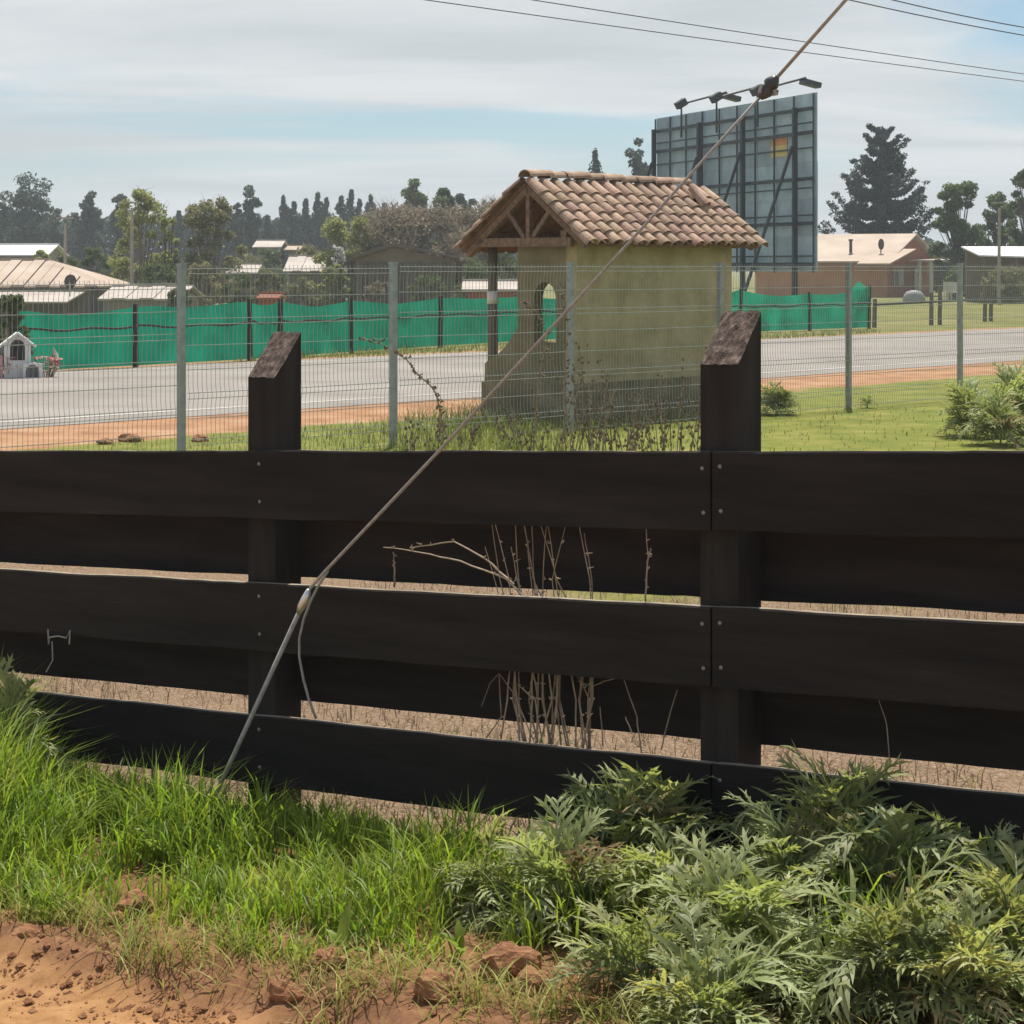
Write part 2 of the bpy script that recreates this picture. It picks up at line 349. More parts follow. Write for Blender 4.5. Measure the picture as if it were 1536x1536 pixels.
# ------------------------------------------------------------------ plank fence
SL = .052; S = .2496 * 6.6
wf = thing('plank_fence', (P1[0], P1[1], 0), -TH, 'dark tarred plank fence with slant-cut posts and three long rails', 'fence')
def post_mesh(seed):
    b = MB(); h = .0575; n = 10; zb = -.5
    grid = []
    for j in range(n + 1):
        for i in range(n + 1):
            u = -h + 2 * h * i / n; v = -h + 2 * h * j / n
            z = 1.31 + .137 * j / n
            k = 0 if (i in (0, n) or j in (0, n)) else 1
            nz = mnoise.noise(Vector((u * 60 + seed * 7, v * 22, seed))) * .010 + mnoise.noise(Vector((u * 170, v * 50, seed + 3))) * .006
            if not k: nz = nz * .6 - .004 * abs(mnoise.noise(Vector((u * 90, v * 90, seed))))
            grid.append((u, v, z + nz))
    b.add(grid, [(j * (n + 1) + i, j * (n + 1) + i + 1, (j + 1) * (n + 1) + i + 1, (j + 1) * (n + 1) + i) for j in range(n) for i in range(n)])
    top = len(b.f)
    ring = [i for i in range(n + 1)] + [(j + 1) * (n + 1) + n for j in range(n)] + [n * (n + 1) + i for i in reversed(range(n))] + [j * (n + 1) for j in reversed(range(1, n))]
    base = len(b.v)
    for r in ring: b.v.append((grid[r][0], grid[r][1], zb))
    k = len(ring)
    b.f += [(ring[i], base + i, base + (i + 1) % k, ring[(i + 1) % k]) for i in range(k)]
    b.f.append(tuple(base + i for i in range(k)))
    me = b.mesh('post', WOODP); me.materials.append(ENDG)
    for i in range(top): me.polygons[i].material_index = 1
    return me
for k in (-1, 0, 1, 2):
    p = link('post', post_mesh(k + 2), wf, loc=(S * k, 0, SL * S * k))
def plank(x0, x1, y0, y1, z0, z1, seed):
    """a plank with slightly uneven edges, following the slope"""
    b = MB(); n = max(4, int((x1 - x0) / .06)); vs = []
    for i in range(n + 1):
        x = x0 + (x1 - x0) * i / n; s = SL * x
        e1 = mnoise.noise(Vector((x * 3.1, seed, 0))) * .004 + mnoise.noise(Vector((x * 14, seed, 0))) * .0015
        e0 = mnoise.noise(Vector((x * 3.1, seed, 7))) * .004 + mnoise.noise(Vector((x * 14, seed, 7))) * .0015
        c = mnoise.noise(Vector((x * 1.1, seed, 4))) * .002
        vs += [(x, y0 + c, z0 + s + e0), (x, y1 + c, z0 + s + e0), (x, y1 + c, z1 + s + e1 - .002), (x, y0 + .004 + c, z1 + s + e1), (x, y0 + c, z1 + s + e1 - .005)]
    fs = []
    for i in range(n):
        a = 5 * i; d = a + 5
        for k in range(5): fs.append((a + k, d + k, d + (k + 1) % 5, a + (k + 1) % 5))
    fs += [(0, 1, 2, 3, 4), tuple(5 * n + k for k in (4, 3, 2, 1, 0))]
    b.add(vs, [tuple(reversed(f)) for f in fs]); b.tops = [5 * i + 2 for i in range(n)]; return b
def mk_plank(b):
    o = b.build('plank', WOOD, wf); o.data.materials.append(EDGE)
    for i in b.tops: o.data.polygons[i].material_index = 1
    return o
yf1, yf0 = -.0585, -.0585 - .038; yb0, yb1 = .0585, .0585 + .032
sd_ = 0
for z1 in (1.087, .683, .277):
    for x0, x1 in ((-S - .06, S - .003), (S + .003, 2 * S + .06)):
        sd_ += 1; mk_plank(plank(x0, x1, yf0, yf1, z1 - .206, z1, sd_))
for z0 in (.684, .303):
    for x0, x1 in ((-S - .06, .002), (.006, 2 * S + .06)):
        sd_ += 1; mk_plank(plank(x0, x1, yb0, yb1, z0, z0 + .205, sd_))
nb = MB(); nb.tube([(0, 0, 0), (0, -.002, 0), (0, -.004, 0)], [.006, .0055, .003], 8); nail_me = nb.mesh('nail', NAIL)
for k in (0, 1):
    for zt in (1.087, .683, .277):
        for dx, dz in ((-.028, .045), (-.024, .16), (.026, .04), (.029, .155)):
            if k == 0 and dx < 0: continue
            x = S * k + dx; link('nail', nail_me, wf, loc=(x, yf0 + .001, zt - dz + SL * x))
# wire staple hanging on the middle rail
stp = MB(); a0 = at(72, 948, 6.92); a1 = at(104, 956, 6.86)
def fl(px, py, off=.012):
    """point on the front of the plank fence seen at this pixel"""
    d = Vector(((px - 768) / F, 1, -(py - 400) / F)); nrm = Vector((math.sin(TH), math.cos(TH), 0))
    o = Vector((P1[0], P1[1], 0)) + nrm * (yf0 - off)
    return d * (o.dot(nrm) / d.dot(nrm)) + Vector((0, 0, EYE))
stp.tube([fl(72, 944), fl(73, 966), fl(74, 956, .03), fl(88, 954, .035), fl(99, 957, .03), fl(105, 946), fl(104, 966)], .0028, 6)
stp.tube([fl(78, 962), fl(79, 990, .025), fl(69, 1008, .03)], .0022, 5)
o = stp.build('wire_staple', RODM); tag(o, 'small bent grey wire staple hooked on the middle rail', 'wire staple')

# ------------------------------------------------------------------ stay wire
anchor = at(322, 1195, 6.36); joint = at(458, 898, 6.12); mid = at(660, 675, 5.74); top = at(1272, -4, 5.05); upend = at(1800, -590, 4.55)
st = thing('stay_wire', tuple(anchor), 0, 'steel guy wire running diagonally past the plank fence to an anchor rod', 'guy wire')
def lv(p): return tuple(Vector(p) - anchor)
b = MB(); low = anchor + (anchor - joint) * .12
b.tube([lv(low), lv(anchor), lv(joint)], .0068, 8); b.build('anchor_rod', RODM, st, True)
b = MB(); b.tube([lv(joint + Vector((.004, -.01, -.005))), lv(at(462, 886, 6.1)), lv(at(487, 858, 6.05)), lv(mid), lv(at(900, 412, 5.45)), lv(at(1148, 137, 5.2))], [.004, .0048, .0050, .0048, .0042, .0038], 8); b.build('strand', CABLE, st, True)
b = MB(); b.tube([lv(at(1157, 126, 5.2)), lv(top), lv(upend)], .0044, 8); b.build('strand', CABLE, st, True)
b = MB(); c0 = at(1140, 148, 5.2); c1 = at(1166, 114, 5.19)
b.tube([lv(c0 + (c1 - c0) * t) for t in (0, .12, .3, .42, .5, .58, .7, .88, 1)], [.006, .012, .019, .019, .013, .019, .019, .012, .006], 10)
ins = b.build('strain_insulator', INSUL, st, True)
b = MB()
for dpx in (-9, 9): b.tube([lv(at(1152 + dpx, 131 + dpx * .4, 5.185)), lv(at(1152 + dpx * 1.4, 141 + dpx * .2, 5.185))], .004, 6)
b.build('wire_loop', CABLE, ins)
b = MB(); b.tube([lv(at(463, 884, 6.09)), lv(at(459, 897, 6.095)), lv(at(452, 910, 6.1)), lv(at(448, 920, 6.11))], [.006, .013, .012, .007], 10); b.build('eye_clamp', CLAMP, st, True)
b = MB(); tp = [(492, 856), (478, 878), (466, 902), (456, 928), (449, 958), (449, 985), (455, 1018), (463, 1048), (474, 1078)]
b.tube([lv(fl(x, y, .04)) for x, y in tp], .0042, 6); b.build('loose_tail', CABLE, st, True)

# ------------------------------------------------------------------ welded wire fence along the road
Z0 = 18.3; PX = 2.5; W0 = Vector((-496 / F * Z0, Z0, -.05))
WA = R(46.6)
wr = thing('wire_fence', tuple(W0), WA, 'galvanised welded wire panel fence along the grassy verge', 'fence')
pb = MB(); pb.box(-.028, .028, -.028, .028, -.3, 1.72); pb.box(-.033, .033, -.033, .033, 1.72, 1.745); post_me = pb.mesh('post', GALV)
HW = [1.69, 1.645, 1.45, 1.26, 1.21, 1.03, .82, .62, .57, .40, .22, .17, .03]
def vzz(z):
    for c in (1.667, 1.235, .595, .195):
        if abs(z - c) < .09: return .016 * (1 - abs(z - c) / .09)
    return 0
zs = [.0, .105, .195, .285, .505, .595, .685, 1.145, 1.235, 1.325, 1.577, 1.667, 1.72]
zs = sorted(set(zs)); pv = MB()
for i in range(50):
    x = .05 + i * .049
    pv.tube([(x, -.035 - vzz(z), z) for z in zs], .0024, 3, cap=False)
pm = pv.mesh('upright_wires', WIREG); ph = MB()
for z in HW: ph.tube([(.03, -.035 - vzz(z) - .004, z), (1.25, -.036 - vzz(z) - .004, z - .004), (PX - .03, -.035 - vzz(z) - .004, z)], .0036, 5)
ph_me = ph.mesh('line_wires', WIREG)
for k in range(-2, 8):
    g = float(G(W0.x + math.cos(WA) * PX * k, W0.y + math.sin(WA) * PX * k)) + .05
    link('post', post_me, wr, loc=(PX * k, 0, g))
    if k < 7:
        u = link('wire_panel', pm, wr, loc=(PX * k, 0, g + .01)); u['kind'] = 'stuff'
        link('line_wires', ph_me, u)

# ------------------------------------------------------------------ roadside shelter
KC = Vector((97 / F * 23.3, 23.3, -.05)); LW, WW = 2.88, 1.32
sh = thing('roadside_shelter', tuple(KC), RD, 'small olive plastered bus shelter with a clay tile gable roof', 'shelter')
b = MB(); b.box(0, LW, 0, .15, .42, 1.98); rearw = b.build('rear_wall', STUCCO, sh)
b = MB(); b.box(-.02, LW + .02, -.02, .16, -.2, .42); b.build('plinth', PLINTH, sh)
def side_wall(x0, name):
    """end wall in the y-z plane: full height beside the rear wall with an arched opening, then a low sloping wing"""
    prof = [(.15, .02), (.15, 2.02), (.86, 2.02), (.86, 1.02)]
    for t in np.linspace(0, 1, 9)[1:]:
        prof.append((.86 + .40 * t, 1.02 - .34 * (1 - (1 - t) ** 1.6)))
    prof += [(1.36, .60), (1.36, .02)]
    hole = [(.30, .86), (.62, .86), (.62, 1.34)]
    for a in np.linspace(0, math.pi, 13)[1:-1]: hole.append((.46 + .16 * math.cos(a), 1.34 + .19 * math.sin(a)))
    hole.append((.30, 1.34))
    import bmesh
    bm = bmesh.new()
    def ring(pts, x): return [bm.verts.new((x, y, z)) for y, z in pts]
    for x in (x0, x0 + .15):
        o_ = ring(prof, x); h_ = ring(hole, x); es = []
        for r_ in (o_, h_):
            for i in range(len(r_)): es.append(bm.edges.new((r_[i], r_[(i + 1) % len(r_)])))
        bmesh.ops.triangle_fill(bm, use_beauty=True, use_dissolve=False, edges=es)
        if x == x0: s0 = (o_, h_)
        else:
            for r0, r1 in zip(s0, (o_, h_)):
                for i in range(len(r0)): bm.faces.new((r0[i], r0[(i + 1) % len(r0)], r1[(i + 1) % len(r0)], r1[i]))
    bmesh.ops.recalc_face_normals(bm, faces=bm.faces)
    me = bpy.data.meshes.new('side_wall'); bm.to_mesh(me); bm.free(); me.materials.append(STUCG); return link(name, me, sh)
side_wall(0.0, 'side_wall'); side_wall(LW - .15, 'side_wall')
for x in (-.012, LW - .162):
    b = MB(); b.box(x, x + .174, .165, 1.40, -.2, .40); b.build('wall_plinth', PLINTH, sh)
for x in (.07, LW - .07):
    b = MB(); b.tube([(x, 1.30, -.1), (x, 1.30, 1.97)], [.065, .055], 10); b.build('pole', POLEW, sh, True)
    b = MB(); b.tube([(x, 1.30, 1.28), (x, 1.30, 1.42)], [.0665, .0655], 10); b.build('paper_wrap', WHITEP, sh, True)
b = MB(); b.box(.16, LW - .16, .16, .55, .02, .45); b.build('bench', PLINTH, sh)
# roof
EO, RG, EZ, RZ = .29, .60, 1.95, 2.66      # eave overhang, ridge y, eave height, ridge height
GO = .15
pit = math.atan2(RZ - EZ, RG + EO); far_y = 2 * RG + EO
sl_len = math.hypot(RZ - EZ, RG + EO)
rs2 = math.hypot(RZ - EZ, far_y - RG + .15); fy = WW + .26; FZ = EZ - .06
pit2 = math.atan2(RZ - FZ, fy - RG); sl2 = math.hypot(RZ - FZ, fy - RG)
for (y, z, p, ln, nm_) in ((-EO, EZ, pit, sl_len, 'near'), (fy, FZ, pit2, sl2, 'far')):
    sgn = 1 if nm_ == 'near' else -1
    b = MB(); nc = 15; cw = (LW + 2 * GO) / nc; pr = []
    for i in range(nc * 6 + 1):
        x = -GO + i * cw / 6; ph_ = (i % 6) / 6
        pr.append((x, .02 - .028 * math.sin(math.pi * ((i / 6 + .5) % 1.0))))
    vs = []
    for x, o in pr:
        for t, oo in ((0, 0), (1, 0), (0, -.035), (1, -.035)):
            d = ln * t
            vs.append((x, y + sgn * (math.cos(p) * d - math.sin(p) * (o + oo)), z + math.sin(p) * d + math.cos(p) * (o + oo)))
    fs = []
    for i in range(len(pr) - 1):
        a = 4 * i; c = a + 4
        fs += [(a, c, c + 1, a + 1), (a + 2, a + 3, c + 3, c + 2), (a, a + 2, c + 2, c), (a + 1, c + 1, c + 3, a + 3)]
    fs += [(0, 1, 3, 2), tuple(4 * (len(pr) - 1) + k for k in (0, 2, 3, 1))]
    b.add(vs, fs); b.build('roof_deck', DECK, sh)
# one barrel tile: half cone shell, axis along +y (up the slope)
def tile_mesh(ln, r0, r1, th=.012):
    b = MB(); n = 8; vs = []
    for (y, r) in ((0, r0), (ln, r1)):
        for rr in (r, r - th):
            for k in range(n + 1):
                a = math.pi * k / n; vs.append((math.cos(a) * rr, y, math.sin(a) * rr * .82))
    m = n + 1; fs = []
    for k in range(n):
        fs += [(k, k + 1, 2 * m + k + 1, 2 * m + k), (m + k + 1, m + k, 3 * m + k, 3 * m + k + 1), (k + 1, k, m + k, m + k + 1), (2 * m + k, 2 * m + k + 1, 3 * m + k + 1, 3 * m + k)]
    fs += [(0, 2 * m, 3 * m, m), (n, m + n, 3 * m + n, 2 * m + n)]
    b.add(vs, fs); return b.mesh('roof_tile', TILE, False)
tm = tile_mesh(.29, .094, .074)
rows = 6; rr_ = random.Random(3)
for (y, z, p, ln, sgn) in ((-EO, EZ, pit, sl_len, 1), (fy, FZ, pit2, sl2, -1)):
    ex = (ln - .10) / rows
    for r_ in range(rows):
        for c in range(nc + 1):
            x = -GO + c * cw + rr_.uniform(-.012, .012); d = -.05 + r_ * ex + rr_.uniform(-.014, .014)
            lift = .026 + rr_.uniform(-.004, .004)
            pos = (x, y + sgn * (math.cos(p) * d - math.sin(p) * lift), z + math.sin(p) * d + math.cos(p) * lift)
            rz = rr_.uniform(-.045, .045); px_ = p - .055 + rr_.uniform(-.015, .02)
            Mx = Matrix.Rotation(0 if sgn > 0 else math.pi, 4, 'Z') @ Matrix.Rotation(px_, 4, 'X') @ Matrix.Rotation(rz, 4, 'Z') @ Matrix.Rotation(rr_.uniform(-.06, .06), 4, 'Y')
            if sgn > 0 and r_ == 4 and c == 13: Mx = Mx @ Matrix.Rotation(.22, 4, 'X') @ Matrix.Rotation(.18, 4, 'Z'); pos = (pos[0], pos[1], pos[2] + .05)
            link('roof_tile', tm, sh, loc=pos, rot=Mx.to_euler())
rm = tile_mesh(.40, .10, .085)
rm.name = 'ridge_tile'
for i in range(10):
    x = -GO - .02 + i * .318
    if i == 9: continue
    link('ridge_tile', rm, sh, loc=(x, RG + rr_.uniform(-.01, .01), RZ + .03 + rr_.uniform(-.012, .008)), rot=(R(3), rr_.uniform(-.05, .05), -math.pi / 2 + rr_.uniform(-.04, .04)))
# timber truss in each gable
for x in (-.10, LW + .10):
    b = MB(); b.bar((x, -.02, 1.97), (x, WW + .06, 1.97), .07, .10); b.build('tie_beam', TIMB, sh)
    yk = RG
    for (ya, za) in ((-.24, EZ - .02), (fy - .06, FZ - .05)):
        b = MB(); b.bar((x, ya, za + .005), (x, yk, RZ - .075), .07, .10); b.build('rafter', TIMB, sh)
    b = MB(); b.bar((x, yk, 2.02), (x, yk, RZ - .12), .055, .06); b.build('king_post', TIMB, sh)
    for s_ in (-1, 1):
        b = MB(); b.bar((x, yk + s_ * .06, 2.025), (x, yk + s_ * .32, 2.325), .05, .05); b.build('strut', TIMB, sh)
for (y, z) in ((RG, RZ - .16), (.08, 2.0), (1.30, 2.0)):
    b = MB(); b.bar((-GO + .02, y, z + .05), (LW + GO - .02, y, z + .05), .08, .09); b.build('purlin', TIMB, sh)
for i in range(5):
    x = .25 + i * .6; b = MB()
    b.bar((x, -.26, EZ + .0), (x, .10, EZ + .0 + .36 * math.tan(pit)), .06, .07); b.build('rafter_tail', TIMB, sh)

# ------------------------------------------------------------------ billboard seen from behind
BL = 13.3; BA = -R(70.7); BB = Vector((5.6, 82.6, -.05))
bb = thing('billboard', tuple(BB), BA, 'tall billboard seen from behind with dark steel frame and grey sheets', 'billboard')
cols_ = np.linspace(.0, BL, 10); rowsz = [1.53, 2.7, 3.95, 5.15, 6.1, 7.43]
rb = random.Random(8)
for i in range(9):
    for j in range(5):
        b = MB(); b.box(cols_[i] + .015, cols_[i + 1] - .015, 0, .05, rowsz[j] + .001, rowsz[j + 1] - .001)
        o = b.build('sheet', SHEET, bb); o.location.y = rb.uniform(-.012, .012)
b = MB(); b.box(10.05, 11.25, -.05, -.02, 5.82, 6.08); b.build('orange_patch', ORANGE, bb)
b = MB(); b.box(10.05, 11.25, -.05, -.02, 5.43, 5.817); b.build('ochre_patch', YELLOW, bb)
for x in cols_[:]:
    b = MB(); xx = min(max(x, .06), BL - .06); b.box(xx - .028, xx + .028, -.10, -.055, 1.5, 7.4); b.build('stud', STEELB, bb)
for z in (2.05, 3.4, 4.3, 5.62, 6.45):
    b = MB(); b.box(.0, BL, -.135, -.105, z - .025, z + .025); b.build('thin_rail', STEELB, bb)
for z in (1.78, 3.13, 4.6, 6.12, 6.9):
    b = MB(); b.box(.0, BL, -.20, -.14, z - .06, z + .06); b.build('rail', STEELB, bb)
for x in (.4, 4.6, 8.3, 12.3):
    b = MB(); b.box(x - .07, x + .07, -.36, -.21, -.4, 6.98); b.build('column', STEELB, bb)
    b = MB(); b.bar((x, -.37, 5.7), (x, -2.5, -.2), .09, .09); b.build('brace', STEELB, bb)
    b = MB(); b.bar((x, -.37, 3.13), (x, -1.28, 3.13), .06, .06); b.build('strut', STEELB, bb)
for x in (3.27, 6.38, 9.72):
    b = MB(); b.tube([(x, -.40, 6.5), (x, -.40, 7.75), (x, 1.45, 8.25)], .045, 6); a = b.build('lamp_arm', STEELB, bb)
    b = MB(); b.bar((x, -.58, 7.66), (x, -.25, 7.86), .34, .26); b.build('ballast_box', LAMPM, a)
    b = MB(); b.bar((x, 1.30, 8.12), (x, 1.95, 7.98), .42, .18); b.build('lamp_head', LAMPM, a)

# ------------------------------------------------------------------ green shade mesh behind the road
pts_px = [(20, 566, 34.0), (203, 553, 36.0), (375, 541, 38.6), (420, 538, 39.4), (527, 530, 41.8), (660, 521, 44.9), (790, 513, 48.2), (905, 509, 50.4), (1010, 505, 52.5), (1110, 502, 54.3), (1215, 498, 56.6), (1303, 494, 58.6)]
gp = [Vector(((x - 768) / F * Z, Z, -.05)) for x, y, Z in pts_px]
nf = thing('shade_mesh_fence', tuple(gp[0]), 0, 'sagging bright green shade mesh fence on the far side of the road', 'fence')
tops = [1.0, 1.02, 1.06, 1.06, 1.04, 1.03, 1.04, 1.03, 1.05, 1.12, .98, 1.14]
for i, p in enumerate(gp):
    q = p - gp[0]; b = MB(); b.tube([q + Vector((0, -.0, -.3)), q + Vector((.03 * math.sin(i * 3), 0, tops[i] + .05))], [.055, .045], 7); b.build('post', NETP, nf)
for i in range(len(gp) - 1):
    a = gp[i] - gp[0]; c = gp[i + 1] - gp[0]; d = c - a; nrm = Vector((d.y, -d.x, 0)).normalized()
    nu = max(8, int(d.length / .12)); nv = 9; vs = []; loose = i in (8, 9)
    for u in range(nu + 1):
        t = u / nu
        zt = tops[i] * (1 - t) + tops[i + 1] * t - (.10 if not loose else .26) * math.sin(math.pi * t) * (.2 + .8 * abs(math.sin(i * 2.3 + 1)))
        for v in range(nv + 1):
            s = v / nv
            fold = mnoise.noise(Vector((t * d.length * 1.6 + i * 9, s * 2.2, i))) * (.07 if not loose else .16) * math.sin(math.pi * min(1, max(0, t)))
            fold += .02 * mnoise.noise(Vector((t * d.length * 7, s * 1.5, i + 20))) - .05
            vs.append(a + d * t + nrm * (fold * (1 if i != 8 or s < .6 else 1.8) ) * -1 - nrm * .075 + Vector((0, 0, (zt - .03) * s + .03 + .03 * s * mnoise.noise(Vector((t * 3, i, 0))))))
    b = MB(); b.add(vs, [(u * (nv + 1) + v, (u + 1) * (nv + 1) + v, (u + 1) * (nv + 1) + v + 1, u * (nv + 1) + v + 1) for u in range(nu) for v in range(nv)])
    pn = b.build('mesh_sheet', NETG, nf, True)
    b = MB(); k = 10
    b.tube([a + d * (j / k) + nrm * .085 + Vector((0, 0, .70 + .02 * math.sin(j * 1.3 + i) - .03 * math.sin(math.pi * j / k))) for j in range(k + 1)], .020, 5); b.build('rail', NETP, nf)
# free flap of mesh on the end post
e = gp[-1] - gp[0]; b = MB()
b.add([e + Vector((-.55, -.02, 1.0)), e + Vector((-.3, -.06, 1.30)), e + Vector((.0, -.05, 1.12)), e + Vector((.05, -.04, .75)), e + Vector((-.5, -.12, .7))], [(0, 1, 2), (0, 2, 3, 4)])
b.build('mesh_flap', NETG, nf)

# ------------------------------------------------------------------ power lines
def power_line(a, c, Za, label):
    pa = at(a[0], a[1], Za); qb = (c[0] - 768) / F
    t = (qb * pa.y - pa.x) / (rx - qb * ry); Zb = pa.y + ry * t; pb_ = at(c[0], c[1], Zb)
    d = pb_ - pa; b = MB(); pts = []
    for k in range(-6, 13):
        u = k / 6; pts.append(pa + d * u + Vector((0, 0, .06 * (u * u - u))))
    o = thing('power_line', tuple(pts[0]), 0, label, 'power line', 'power lines overhead')
    b.tube([p - pts[0] for p in pts], .0075, 5); b.build('conductor', LAMPM, o)
PLB = 'thin dark overhead power line crossing the cloudy sky'
power_line((640, 0), (1536, 122), 30, PLB); power_line((800, 0), (1536, 111), 30, PLB)
power_line((1275, 0), (1536, 53), 26, PLB); power_line((1340, 0), (1536, 41), 26, PLB)
HAZE = .0008

# ------------------------------------------------------------------ low rail fence past the mesh
fp = [at(1312, 457, 59.5), at(1397, 453, 62), at(1410, 452, 62.5), at(1478, 449, 66), at(1487, 448.5, 66.5), at(1600, 444, 72)]
ff = thing('rail_fence', (fp[0].x, fp[0].y, -.05), 0, 'low fence of a dark rail on thin wooden posts beside the road', 'fence')
o0 = Vector((fp[0].x, fp[0].y, -.05)); b = MB(); b.tube([p - o0 for p in fp], .03, 6); b.build('rail', NETP, ff)
for i, (p, h) in enumerate(zip(fp, (.8, .95, 1.15, 1.2, 1.25, 1.1))):
    q = p - o0; b = MB(); b.tube([(q.x, q.y + .08, -.3), (q.x + .02, q.y + .08, h)], [.07, .06], 7); b.build('post', POLEW, ff)

# ------------------------------------------------------------------ roadside shrine
sp = on_ground(38, 566); sp.z = -.05
sr = thing('roadside_shrine', tuple(sp), R(14), 'little white house-shaped roadside shrine with arched niche', 'shrine')
def arch_front(wd, h, hw, h0, h1, peak, d):
    """front panel with an arched hole, in the x-z plane"""
    import bmesh
    prof = [(-wd, 0), (wd, 0), (wd, h), (0, peak), (-wd, h)]
    hole = [(-hw, h0), (hw, h0), (hw, h1)] + [(hw * math.cos(a), h1 + hw * 1.1 * math.sin(a)) for a in np.linspace(0, math.pi, 9)[1:-1]] + [(-hw, h1)]
    bm = bmesh.new(); rings = []
    for y in (0, d):
        o_ = [bm.verts.new((x, y, z)) for x, z in prof]; h_ = [bm.verts.new((x, y, z)) for x, z in hole]; es = []
        for r_ in (o_, h_):
            for i in range(len(r_)): es.append(bm.edges.new((r_[i], r_[(i + 1) % len(r_)])))
        bmesh.ops.triangle_fill(bm, use_beauty=True, use_dissolve=False, edges=es); rings.append((o_, h_))
    for r0, r1 in zip(*rings):
        for i in range(len(r0)): bm.faces.new((r0[i], r0[(i + 1) % len(r0)], r1[(i + 1) % len(r0)], r1[i]))
    bmesh.ops.recalc_face_normals(bm, faces=bm.faces); me = bpy.data.meshes.new('front'); bm.to_mesh(me); bm.free(); return me
me = arch_front(.20, .52, .11, .27, .47, .66, .05); me.materials.append(WHITEP); link('front', me, sr, loc=(-.12, -.2, .0))
b = MB(); b.box(-.31, -.285, -.15, .25, 0, .52); b.box(.045, .07, -.15, .25, 0, .52); b.box(-.285, .045, .22, .25, 0, .6); b.build('walls', WHITEP, sr)
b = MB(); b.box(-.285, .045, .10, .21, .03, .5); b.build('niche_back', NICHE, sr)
for s_ in (-1, 1):
    b = MB(); b.bar((-.12 + s_ * .27, .0, .475), (-.12 + s_ * .004, .0, .685), .54, .03, (0, 0, 1)); b.build('roof', WHITEP, sr)
me = arch_front(.15, .22, .10, .012, .10, .24, .05); me.materials.append(WHITEP); link('lower_arch', me, sr, loc=(.10, -.33, 0))
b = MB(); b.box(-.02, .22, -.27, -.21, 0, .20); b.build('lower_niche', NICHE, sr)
b = MB(); b.box(-.75, -.34, -.2, .1, 0, .34); b.build('side_box', PINKF, sr)
rf = random.Random(4)
def flowers(name, px, py, n, label, spread):
    p = on_ground(px, py); p.z = -.05; t = thing(name, tuple(p), 0, label, 'flowers')
    b = MB(); s = MB()
    for _ in range(n):
        x, y, h = rf.uniform(-spread, spread), rf.uniform(-.1, .1), rf.uniform(.12, .3)
        s.tube([(x * .4, y * .4, -.02), (x, y, h)], .006, 4)
        for k in range(5):
            a = k * 1.256 + rf.random(); r = rf.uniform(.03, .05)
            b.add([(x, y, h), (x + r * math.cos(a), y + r * math.sin(a), h + .015), (x + r * math.cos(a + .9), y + r * math.sin(a + .9), h + .03)], [(0, 1, 2)])
    s.build('stems', DRYS, t)['kind'] = 'stuff'; b.build('petals', PINKF, t)['kind'] = 'stuff'
flowers('flower_bunch', 70, 566, 34, 'bunch of faded pink and white flowers beside the little shrine', .22)
flowers('flower_bunch', 8, 567, 30, 'red and pink flowers heaped under the shrine roof', .2)
fg = on_ground(80, 563); fg.z = -.05
t = thing('small_flag', tuple(fg), R(10), 'small red white and blue flag on a stick by the shrine', 'flag')
b = MB(); b.tube([(-.10, 0, -.03), (.02, 0, .46)], .009, 5); b.build('stick', DRYS, t)
def cloth(z0, z1, x0, x1, m, nm_):
    b = MB(); n = 6; vs = []
    for k in range(n + 1):
        u = k / n; y = .02 * math.sin(u * 7)
        vs += [(x0 + (x1 - x0) * u, y - .02, z0 - .06 * u), (x0 + (x1 - x0) * u, y - .02, z1 - .12 * u)]
    b.add(vs, [(2 * k, 2 * k + 2, 2 * k + 3, 2 * k + 1) for k in range(n)]); b.build(nm_, m, t)
cloth(.33, .45, 0, .08, WHITEP, 'white_band'); cloth(.20, .326, -.03, .11, REDM, 'red_band'); cloth(.15, .196, .02, .13, BLUEM, 'blue_band')

